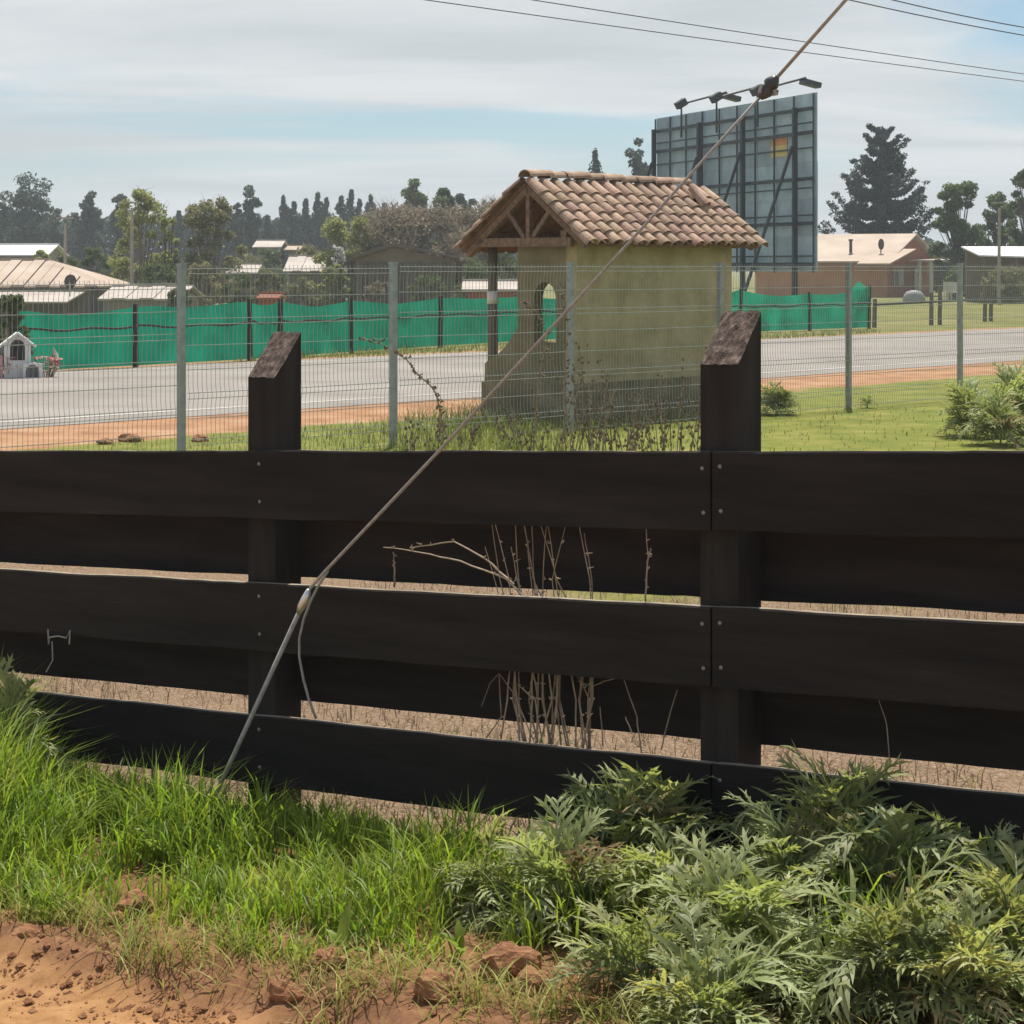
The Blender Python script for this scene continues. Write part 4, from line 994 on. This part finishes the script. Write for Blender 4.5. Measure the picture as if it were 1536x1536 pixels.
def verge2(n, r):
    s = r.uniform(-1.5, 3.6, n); m = r.uniform(-1.55, -.85, n); x, y = fence_frame(s, m); px = 768 + F * x / y
    e = -1.24 + .10 * nz2(x, y, 4, 5) + .03 * sm(300, 620, px); w_ = np.exp(-((m - e - .03) / .085) ** 2)
    keep = (r.random(n) < w_) & (px > -120) & (px < 1650); return x[keep], y[keep], np.ones(keep.sum())
field('yellow_grass', 14000, verge2, GRASSY, 'matted yellowing grass on the edge of the earth bank', r1, (.05, .13), (.0028, .0055), (.6, 1.15), curl=.3)
def sparse(n, r):
    s = r.uniform(-1.4, 3.4, n); m = r.uniform(-1.75, -.6, n); x, y = fence_frame(s, m); px = 768 + F * x / y
    keep = (px > 430) & (px < 1600) & (nz2(x, y, 6, 2) > .02); return x[keep], y[keep], np.ones(keep.sum())
field('low_weeds', 9000, sparse, GRASSY, 'thin yellow green runners creeping over the red earth', r1, (.03, .10), (.003, .007), (.5, 1.2), 'weeds', curl=.3)
def thatchf(n, r):
    s = r.uniform(-3.2, 4.5, n); m = .12 + 7 * r.random(n) ** 1.4; x, y = fence_frame(s, m); px = 768 + F * x / y
    keep = (px > -100) & (px < 1640) & (nz2(x, y, 1.5, 2) > -.25); return x[keep], y[keep], np.ones(keep.sum())
field('straw', 24000, thatchf, STRAW, 'dry straw and dead grass on the ground behind the plank fence', r1, (.03, .12), (.003, .007), (.4, 1.5), 'straw', seg=3, curl=.3)
def thatchg(n, r):
    s = r.uniform(-3.2, 4.5, n); m = .15 + 7.5 * r.random(n); x, y = fence_frame(s, m); px = 768 + F * x / y
    keep = (px > -100) & (px < 1640) & (nz2(x, y, .9, 6) > .12 - .05 * m); return x[keep], y[keep], np.ones(keep.sum())
field('sparse_grass', 7000, thatchg, GRASSD, 'sparse green tufts in the dead grass behind the plank fence', r1, (.03, .10), (.004, .008), (.4, 1.1), seg=3)
def stalks(n, r):
    s = r.uniform(-3.5, 5.5, n); m = .3 + 6 * r.random(n); x, y = fence_frame(s, m); px = 768 + F * x / y
    keep = (px > -80) & (px < 1620) & (nz2(x, y, 2.0, 12) > .08); return x[keep], y[keep], np.ones(keep.sum())
field('dead_stalks', 9000, stalks, STRAW, 'upright brown dead stalks scattered behind the plank fence', r1, (.05, .19), (.003, .006), (.1, .7), 'dead stalks', seg=3)
def meadow(n, r):
    px = r.uniform(60, 1600, n); Zm = r.uniform(13.5, 26, n); x = (px - 768) / F * Zm; y = Zm; nn = across_road(x, y)
    lim = 16.45 + 1.0 * nz2(x, y, .9, 4); hump = np.exp(-((px - 720) / 190) ** 2)
    keep = (nn < lim) & (r.random(n) < .35 + .65 * np.maximum(hump, .1) * (px < 1060) + .0); keep &= ~((px > 1140) & (r.random(n) > .45))
    # stay out of the shelter
    lx = (x - KC.x) * rx + (y - KC.y) * ry; ly = -(x - KC.x) * ry + (y - KC.y) * rx
    keep &= ~((lx > -.03) & (lx < 2.95) & (ly > -.03) & (ly < 1.5))
    h = (.30 + .85 * hump) * (1 + .4 * nz2(x, y, 1.4, 9)); return x[keep], y[keep], h[keep]
field('meadow_grass', 30000, meadow, GRASSD, 'rough green grass around the wire fence and the shelter', r1, (.08, .28), (.006, .013), (.25, .9), seg=3)
def farverge(n, r):
    t = r.uniform(-20, 60, n); nn = 28.75 + np.abs(r.normal(0, .9, n)); x = rx * t - ry * nn; y = ry * t + rx * nn; px = 768 + F * x / np.maximum(y, 1)
    keep = (y > 20) & (px > 350) & (px < 1320) & (nz2(x, y, .5, 3) > -.25); return x[keep], y[keep], np.ones(keep.sum())
field('far_verge_grass', 9000, farverge, GRASSD, 'strip of green grass between the far road edge and the green mesh', r1, (.08, .22), (.012, .025), (.3, .9), seg=3)

# ------------------------------------------------------------------ thistles
def thistle_leaf(seed, Ln, arch, droop):
    """pinnate leaf: a thin rib carrying narrow, curling, toothed lobes"""
    r = random.Random(seed); rib = []; n = 9
    for k in range(n + 1):
        t = k / n; ang = arch - droop * t ** 1.3
        rib.append(Vector((0, 0, 0)) if k == 0 else rib[-1] + Vector((math.cos(ang), .10 * math.sin(t * 4 + seed), math.sin(ang))) * (Ln / n))
    b = MB(); b.tube(rib, [.0034 * (1 - .8 * k / n) + .0006 for k in range(n + 1)], 4, False); m0 = len(b.f)
    for k in range(2, n + 1):
        t = k / n; d = (rib[k] - rib[k - 1]).normalized(); upv = d.cross(Vector((0, 1, 0))).normalized(); upv = -upv if upv.z < 0 else upv
        for s_ in (-1, 1):
            ln = Ln * .40 * math.sin(math.pi * min(1, .20 + .72 * t)) ** .7 * r.uniform(.65, 1.2)
            fw = .75 + .7 * t + r.uniform(-.25, .25); base = rib[k] - d * Ln / n * r.uniform(0, .5)
            dirv = (d * fw + Vector((0, s_, 0)) + upv * r.uniform(-.1, .45)).normalized(); side = dirv.cross(upv).normalized(); crl = r.uniform(.15, .8)
            w_ = ln * .050 + .0013; vs = []; cs = []
            for u, ww in ((0, .8), (.25, 1.1), (.5, 1.0), (.75, .65), (1, 0)):
                c = base + dirv * ln * u + upv * ln * (.25 * u - crl * u * u); cs.append(c)
                if ww: vs += [c + side * w_ * ww, c - side * w_ * ww]
                else: vs += [c]
            fs = [(0, 1, 3, 2), (2, 3, 5, 4), (4, 5, 7, 6), (6, 7, 8)]
            for q_, sg in ((1, 1), (1, -1), (2, 1), (2, -1)):
                if r.random() < .25: continue
                c = cs[q_]; tip = c + (dirv * .9 + side * sg * r.uniform(.5, 1)).normalized() * ln * r.uniform(.2, .36) + upv * ln * r.uniform(-.1, .12)
                i0 = len(vs); vs += [c - dirv * w_ * 1.2, c + dirv * w_ * 1.2, tip]; fs.append((i0, i0 + 1, i0 + 2))
            b.add(vs, fs)
    me = b.mesh('leaf', THIS, True); me.materials.append(THISR)
    for i in range(m0): me.polygons[i].material_index = 1
    return me
LEAVES = [thistle_leaf(k, Ln, ar, dr) for k, (Ln, ar, dr) in enumerate(((.23, 1.3, 1.6), (.20, 1.15, 1.8), (.25, 1.45, 1.3), (.19, .95, 1.4), (.23, 1.35, 2.2), (.17, .8, 1.1), (.22, 1.5, 1.0), (.21, 1.2, 2.6)))]
LEAVES_DRY = []
for me in LEAVES[:4]:
    m2 = me.copy(); m2.materials[0] = DRYL; LEAVES_DRY.append(m2)
def thistle(loc, size, nl, label, seed, group=None, name='thistle_plant', upright=0.0, stem=.0):
    r = random.Random(seed); t = thing(name, tuple(loc), 0, label, 'thistle', group)
    if stem:
        b = MB(); b.tube([(0, 0, -.04), (.01, 0, stem * .5), (.0, .01, stem)], [.011, .009, .005], 7); b.build('stem', THISR, t, True)
    nl = int(nl * 2.0)
    for k in range(nl):
        a = k * 2.39996 + r.uniform(-.3, .3); u = (k + .5) / nl
        tilt = (1 - u) * .62 - .1 - upright * .35 + r.uniform(-.3, .3)
        s = size * (.62 + .55 * math.sin(math.pi * (.25 + .6 * (1 - u)))) * r.uniform(.6, 1.2)
        Mx = Matrix.Rotation(a, 4, 'Z') @ Matrix.Rotation(tilt, 4, 'Y') @ Matrix.Rotation(r.uniform(-.35, .35), 4, 'X')
        dry = r.random() < (.13 if u < .45 else .02)
        link('leaf', r.choice(LEAVES_DRY if dry else LEAVES), t, loc=(.05 * size * (1 - u) * math.cos(a) + r.uniform(-.02, .02), .05 * size * (1 - u) * math.sin(a) + r.uniform(-.02, .02), stem * (u ** .8) + r.uniform(0, .03)), rot=Mx.to_euler(), scale=(s, s, s))
    return t
TP = [ # px, py of the base, size, leaves, stem, label
 (742, 1372, .78, 20, .06, 'grey green thistle at the outer end of the thistle bank, beside the lush grass'),
 (842, 1392, .85, 22, .08, 'thistle with pale arching leaves growing over the red earth clods'),
 (905, 1345, .9, 26, .10, 'bushy thistle against the bottom rail between the two posts'),
 (985, 1320, .9, 26, .10, 'dense thistle growing close to the second post'),
 (1075, 1290, .92, 26, .15, 'tall pale thistle leaning up in front of the second post'),
 (1010, 1400, .85, 22, .10, 'spreading thistle below the tall pale thistle'),
 (1345, 1325, .92, 30, .20, 'tallest dark thistle standing against the lowest rail in shade'),
 (1270, 1330, .8, 20, .12, 'shaded thistle leaning on the tallest dark thistle'),
 (1190, 1405, .90, 26, .14, 'rounded sunlit thistle in front of the shaded thistle'),
 (1330, 1412, .98, 28, .14, 'broad sunlit thistle below the tallest dark thistle'),
 (1400, 1400, .80, 20, .10, 'thistle filling the gap beside the broad sunlit thistle'),
 (1500, 1380, .85, 22, .12, 'thistle with drooping leaves beneath the end of the lowest rail'),
 (1100, 1470, .90, 26, .09, 'low spreading thistle in front of the rounded sunlit thistle'),
 (960, 1500, .75, 20, .05, 'low flat thistle on the red earth at the bank edge'),
 (1210, 1520, .85, 22, .06, 'flat thistle growing out over the track edge'),
 (1345, 1520, .95, 28, .10, 'thick bright thistle nearest the track beside the flat one'),
 (1440, 1530, .80, 22, .07, 'smaller bright thistle next to the thick bright thistle'),
 (1525, 1480, .85, 22, .10, 'thistle mixed with tall grass under the broken leaf stalks'),
 (1060, 1560, .80, 20, .05, 'thistle spilling onto the bare track'),
 (8, 1205, .95, 22, .20, 'grey thistle standing in tall grass under the far end of the fence'),
]
for i, (px, py, s, nl, stm, lb) in enumerate(TP):
    p = on_ground(px, py); m_ = float(behind_fence(p.x, p.y))
    if m_ > -.2: p = Vector((p.x - (m_ + .2) * math.sin(TH), p.y - (m_ + .2) * math.cos(TH), 0)); p.z = float(G(p.x, p.y))
    p.z -= .01; thistle(p, s, nl, lb, 40 + i, upright=.35 if stm > .15 else 0, stem=stm)
for i, (px, py, s, lb) in enumerate(((1462, 655, 1.75, 'grey green thistle bush on the lawn beyond the second post'), (1520, 648, 2.1, 'largest grey green thistle bush on the mown lawn'), (1500, 668, 1.5, 'low thistle bush in front of the largest lawn thistle'),
        (1165, 622, 1.15, 'small dark green weed clump beside the second post top'), (1300, 612, .5, 'little weed tuft at the foot of a wire fence post'))):
    p = on_ground(px, py); thistle(p, s, 30 if i < 4 else 12, lb, 90 + i, name='thistle_bush', stem=.12 * s)

# docks with broad leaves
def dock_leaf(Ln, wd, arch, droop, seed):
    b = MB(); n = 9; vs = []; p = Vector((0, 0, 0)); r = random.Random(seed)
    for k in range(n + 1):
        t = k / n; ang = arch - droop * t * t
        if k: p = p + Vector((math.cos(ang), 0, math.sin(ang))) * Ln / n
        w_ = wd * (math.sin(math.pi * min(1, .06 + t * .94)) ** .8 if t > .18 else .12) * (1 + .12 * math.sin(k * 2.1 + seed)); up = Vector((-math.sin(ang), 0, math.cos(ang)))
        vs += [p + Vector((0, w_, 0)) + up * w_ * .35, p, p + Vector((0, -w_, 0)) + up * w_ * .35]
    b.add(vs, [f for k in range(n) for f in ((3 * k, 3 * k + 3, 3 * k + 4, 3 * k + 1), (3 * k + 1, 3 * k + 4, 3 * k + 5, 3 * k + 2))]); return b.mesh('leaf', DOCK, True)
DL = [dock_leaf(.20, .024, 1.45, .5, 1), dock_leaf(.17, .03, 1.2, 1.0, 2), dock_leaf(.14, .022, 1.0, 1.2, 3)]
for i, (px, py, nl, s, lb) in enumerate(((1140, 1350, 6, 1.0, 'broad leaved dock with two upright pale leaves beside the second post'), (845, 1352, 6, .8, 'bright green dock leaves among the thistles below the rail'), (513, 1440, 4, .6, 'single bright upright dock shoot at the bank edge'), (240, 1300, 8, .8, 'bright leafy dock tuft beside the earth clod'), (690, 1440, 5, .55, 'small yellow dock on the red earth'))):
    p = on_ground(px, py); t = thing('dock_plant', tuple(p), 0, lb, 'weed'); r = random.Random(i)
    for k in range(nl):
        Mx = Matrix.Rotation(k * 2.4 + r.random(), 4, 'Z') @ Matrix.Rotation(r.uniform(-.15, .25) if k > 1 else -.05, 4, 'Y'); ss = s * r.uniform(.8, 1.15)
        link('leaf', DL[k % 3], t, rot=Mx.to_euler(), scale=(ss,) * 3)

# ------------------------------------------------------------------ earth clods
def clod(px, py, sz, label, seed, group=None):
    import bmesh
    p = on_ground(px, py); bm = bmesh.new(); bmesh.ops.create_icosphere(bm, subdivisions=3, radius=1)
    for v in bm.verts:
        c = v.co.copy(); d = 1 + .35 * mnoise.noise(c * 1.6 + Vector((seed * 3.1, 0, 0))) + .16 * mnoise.noise(c * 4.2 + Vector((seed, 2, 0))); v.co = Vector((c.x * sz[0], c.y * sz[1], c.z * sz[2])) * d
    me = bpy.data.meshes.new('earth_clod'); bm.to_mesh(me); bm.free(); me.materials.append(CLOD)
    o = link('earth_clod', me, None, loc=(p.x, p.y, p.z + sz[2] * .35), rot=(0, 0, seed * 1.3)); tag(o, label, 'clod', group)
for i, (px, py, s, lb) in enumerate(((205, 1372, (.052, .045, .042), 'large reddish earth clod sitting in the lush grass'), (172, 1386, (.03, .03, .022), 'small reddish clod leaning on the large clod in the grass'),
        (492, 1448, (.045, .04, .03), 'red earth clod at the bank edge beside the dock shoot'), (655, 1490, (.06, .05, .035), 'dark red crumbly clod below the thistle end'), (765, 1462, (.075, .05, .05), 'biggest red earth lump under the arching thistle'),
        (800, 1486, (.05, .045, .035), 'red clod in front of the biggest earth lump'), (430, 1500, (.045, .03, .03), 'shaded brown clod overhanging the bank face'), (40, 1405, (.035, .03, .02), 'flat clod on the bare track under the lush grass'), (195, 662, (.13, .10, .06), 'dark earth heap on the orange shoulder under the wire fence'), (158, 666, (.08, .07, .04), 'small dark earth lump beside the earth heap'), (300, 662, (.10, .09, .045), 'brown earth lump by the wire fence post foot'))):
    clod(px, py, s, lb, i + 1)
gb = MB(); rg = random.Random(9)
for _ in range(5200):
    s_ = rg.uniform(-1.6, 3.4); m_ = rg.gauss(-1.43, .07) if rg.random() < .8 else rg.uniform(-2.2, -1.4); x, y = fence_frame(s_, m_); q = rg.uniform(.0018, .006) if rg.random() < .9 else rg.uniform(.006, .016); z = float(G(x, y)) + q * .3
    vs = [Vector((x, y, z)) + Vector((rg.uniform(.6, 1.2) * q * sx, rg.uniform(.6, 1.2) * q * sy, rg.uniform(.5, .9) * q * sz)) for sx, sy, sz in ((1, 0, 0), (-1, 0, 0), (0, 1, 0), (0, -1, 0), (0, 0, 1), (0, 0, -1))]
    gb.add(vs, [(0, 2, 4), (2, 1, 4), (1, 3, 4), (3, 0, 4), (2, 0, 5), (1, 2, 5), (3, 1, 5), (0, 3, 5)])
o = gb.build('earth_crumbs', CLOD); tag(o, 'loose crumbs of reddish earth along the track edge', 'earth crumbs', kind='stuff')

# ------------------------------------------------------------------ dry weeds
def gap_pt(px, py, off=0.0):
    """point inside the plank fence, between its front and back planks"""
    d = Vector(((px - 768) / F, 1, -(py - 400) / F)); nrm = Vector((math.sin(TH), math.cos(TH), 0)); o_ = Vector((P1[0], P1[1], 0)) + nrm * (-.02 + off)
    return d * (o_.dot(nrm) / d.dot(nrm)) + Vector((0, 0, EYE))
def weed_from(paths, label, nodes=True, rad=.0032, name='dry_weed', f=gap_pt):
    allp = [[f(x, y, k) for x, y, k in p] for p in paths]; base = allp[0][0].copy(); base.z = float(G(base.x, base.y)); t = thing(name, tuple(base), 0, label, 'dry weed')
    rr2 = random.Random(len(paths))
    for p in allp:
        q = [v - base for v in p]; dense = []
        for i in range(len(q) - 1):
            for k in range(4): dense.append(q[i].lerp(q[i + 1], k / 4) + Vector((rr2.uniform(-1, 1), 0, rr2.uniform(-1, 1))) * rad * .5)
        dense.append(q[-1]); n = len(dense); b = MB(); b.tube(dense, [rad * (1.1 - .7 * i / n) for i in range(n)], 5); st_ = b.build('stem', DRYS, t)
        if nodes:
            b = MB()
            for v in dense[2:]:
                if rr2.random() < .55: b.tube([v, v + Vector((rr2.uniform(-1, 1), 0, rr2.uniform(-.2, 1))) * rad * 3.2, v + Vector((rr2.uniform(-1, 1), 0, rr2.uniform(.2, 1))) * rad * 4.5], [rad * .9, rad * 1.1, rad * .3], 4)
            if b.v: b.build('buds', DRYS, st_)['kind'] = 'stuff'
rw = random.Random(17); pw = []
for k in range(26):
    x0 = rw.uniform(765, 895); x1 = x0 + rw.uniform(-75, 40); j = lambda a: rw.uniform(-a, a)
    p_ = [(x0 + j(26), 1150, j(.02)), (x0 + j(8), 1050, j(.02)), (x0 + j(10), 960, j(.02)), ((x0 + x1) / 2 + j(14), 870, j(.02)), (x1 + j(10), 760, j(.02))]
    if rw.random() < .4: p_ = p_[:rw.choice((2, 3, 4))] + [(p_[2][0] + j(45), rw.choice((1015, 1030, 820, 800)), 0)] if rw.random() < .5 else p_[:3]
    pw.append(p_)
weed_from(pw, 'clump of pale dry stalks standing inside the plank fence', rad=.0026)
weed_from([[(790, 900, 0), (760, 868, 0), (690, 842, -.01), (630, 828, 0), (575, 821, 0)], [(770, 876, 0), (728, 838, 0), (680, 812, 0), (615, 822, -.01)], [(592, 880, 0), (592, 850, 0), (590, 828, 0)]], 'pale thorny twig arching sideways between the upper planks', rad=.0032, name='thorny_twig')
weed_from([[(968, 905, 0), (970, 860, 0), (972, 835, 0), (969, 788, 0)], [(970, 845, 0), (976, 826, 0)]], 'single thin dry sprig beside the second post between planks', rad=.0024)
weed_from([[(962, 1130, 0), (955, 1075, 0), (934, 1014, 0)], [(934, 1014, 0), (912, 1020, 0), (888, 1030, 0)], [(992, 1125, 0), (1002, 1080, 0), (1016, 1035, 0)], [(905, 1120, 0), (900, 1060, 0)], [(948, 1100, 0), (938, 1075, 0)]], 'bent dry stalks between the lower planks near the second post', False, .0022)
weed_from([[(720, 1120, 0), (752, 1075, 0), (748, 1010, 0), (735, 1025, 0), (722, 1060, 0)], [(800, 1110, 0), (770, 1040, 0), (750, 1012, 0)]], 'kinked dry stalk beside the pale stalk clump', False, .002)
weed_from([[(1335, 1150, -.06), (1330, 1085, -.06), (1318, 1050, -.06)]], 'hair thin dry sprig against the middle rail above the tallest thistle', False, .0014, f=lambda x, y, k: fl(x, y, .02))

def far_weed(px, py, h, lean, label, seed, group=None, n=4, curve=None):
    p = on_ground(px, py); t = thing('seed_weed', tuple(p), 0, label, 'dry weed', group); r = random.Random(seed)
    for k in range(n):
        a = r.uniform(-1, 1) * .35 + lean; hh = h * r.uniform(.55, 1.05); bx_ = r.uniform(-.12, .12) * h; pts = []
        for j in range(8):
            u = j / 7; pts.append(Vector((bx_ + a * hh * u ** 1.5, r.uniform(-.02, .02) + .1 * (k % 3 - 1) * u, hh * (u - .12 * abs(a) * u * u))))
        b = MB(); b.tube(pts, [.006 * (1.2 - .8 * j / 7) for j in range(8)], 4); s_ = b.build('stem', DRYS if r.random() < .55 else SEED, t); b = MB()
        for j in range(2, 8):
            for q in range(2 if r.random() < .7 else 1):
                c = pts[j].lerp(pts[j - 1], r.random()) + Vector((r.uniform(-.035, .035), r.uniform(-.03, .03), r.uniform(-.02, .02))); z = r.uniform(.010, .020)
                b.tube([c - Vector((0, 0, z)), c, c + Vector((0, 0, z))], [.003, z * .8, .003], 5)
        b.build('seed_heads', SEED, t)['kind'] = 'stuff'
LWd = 'dry stalks with dark seed heads standing in front of the shelter wall'
for i, (px, py, h, ln) in enumerate(((770, 680, .55, -.3), (800, 700, .7, .1), (845, 690, 1.1, .05), (868, 690, .9, .15), (895, 700, .8, .1), (925, 695, .75, -.1), (960, 700, .7, .1), (985, 690, .8, .0), (1010, 690, .85, .1), (1035, 690, 1.15, .12), (1048, 700, .7, .0), (905, 680, 1.1, -.15), (942, 685, .6, .2))):
    far_weed(px, py, h, ln, LWd, 200 + i, 'dry seed weeds by the shelter', 5)
far_weed(650, 690, .55, -.2, 'short dark seeded weed in the green grass by the guy wire', 231, n=4); far_weed(700, 690, .5, .2, 'dark seeded weed in the grass at the shelter corner', 232, n=4); far_weed(612, 700, .4, .1, 'low dark weed beside the wire fence post in the grass', 233, n=3)
# arching bramble stems over the wire fence
def bramble(ptsz, label):
    P_ = [at(*p) for p in ptsz]; base = P_[0].copy(); base.z = float(G(base.x, base.y)); t = thing('bramble_stem', tuple(base), 0, label, 'bramble'); r = random.Random(2)
    q = [v - base for v in P_]; d = []
    for i in range(len(q) - 1):
        for k in range(3): d.append(q[i].lerp(q[i + 1], k / 3) + Vector((r.uniform(-.01, .01), 0, r.uniform(-.01, .01))))
    d.append(q[-1]); b = MB(); b.tube(d, [.008 * (1.2 - .7 * i / len(d)) for i in range(len(d))], 5); s_ = b.build('stem', DRYS, t); b = MB()
    for v in d[1:]:
        for _ in range(2): c = v + Vector((r.uniform(-.02, .02), 0, r.uniform(-.02, .02))); b.tube([c, c + Vector((r.uniform(-.03, .03), 0, .012)), c + Vector((r.uniform(-.03, .03), 0, .03))], [.006, .014, .004], 4)
    b.build('thorn_buds', SEED, s_)['kind'] = 'stuff'
bramble([(668, 680, 18.6), (660, 620, 18.5), (655, 592, 18.5), (635, 568, 18.4), (610, 540, 18.4), (585, 522, 18.3), (545, 508, 18.3)], 'bramble stem arching over the road in front of the wire fence post')
bramble([(800, 690, 19.6), (805, 600, 19.5), (812, 545, 19.4), (822, 500, 19.3), (806, 470, 19.3), (788, 455, 19.2)], 'bramble stem climbing past the shelter window')
bramble([(850, 690, 19.8), (846, 600, 19.7), (848, 540, 19.6), (852, 480, 19.6), (846, 430, 19.5)], 'bramble stem climbing the wire fence post by the shelter')
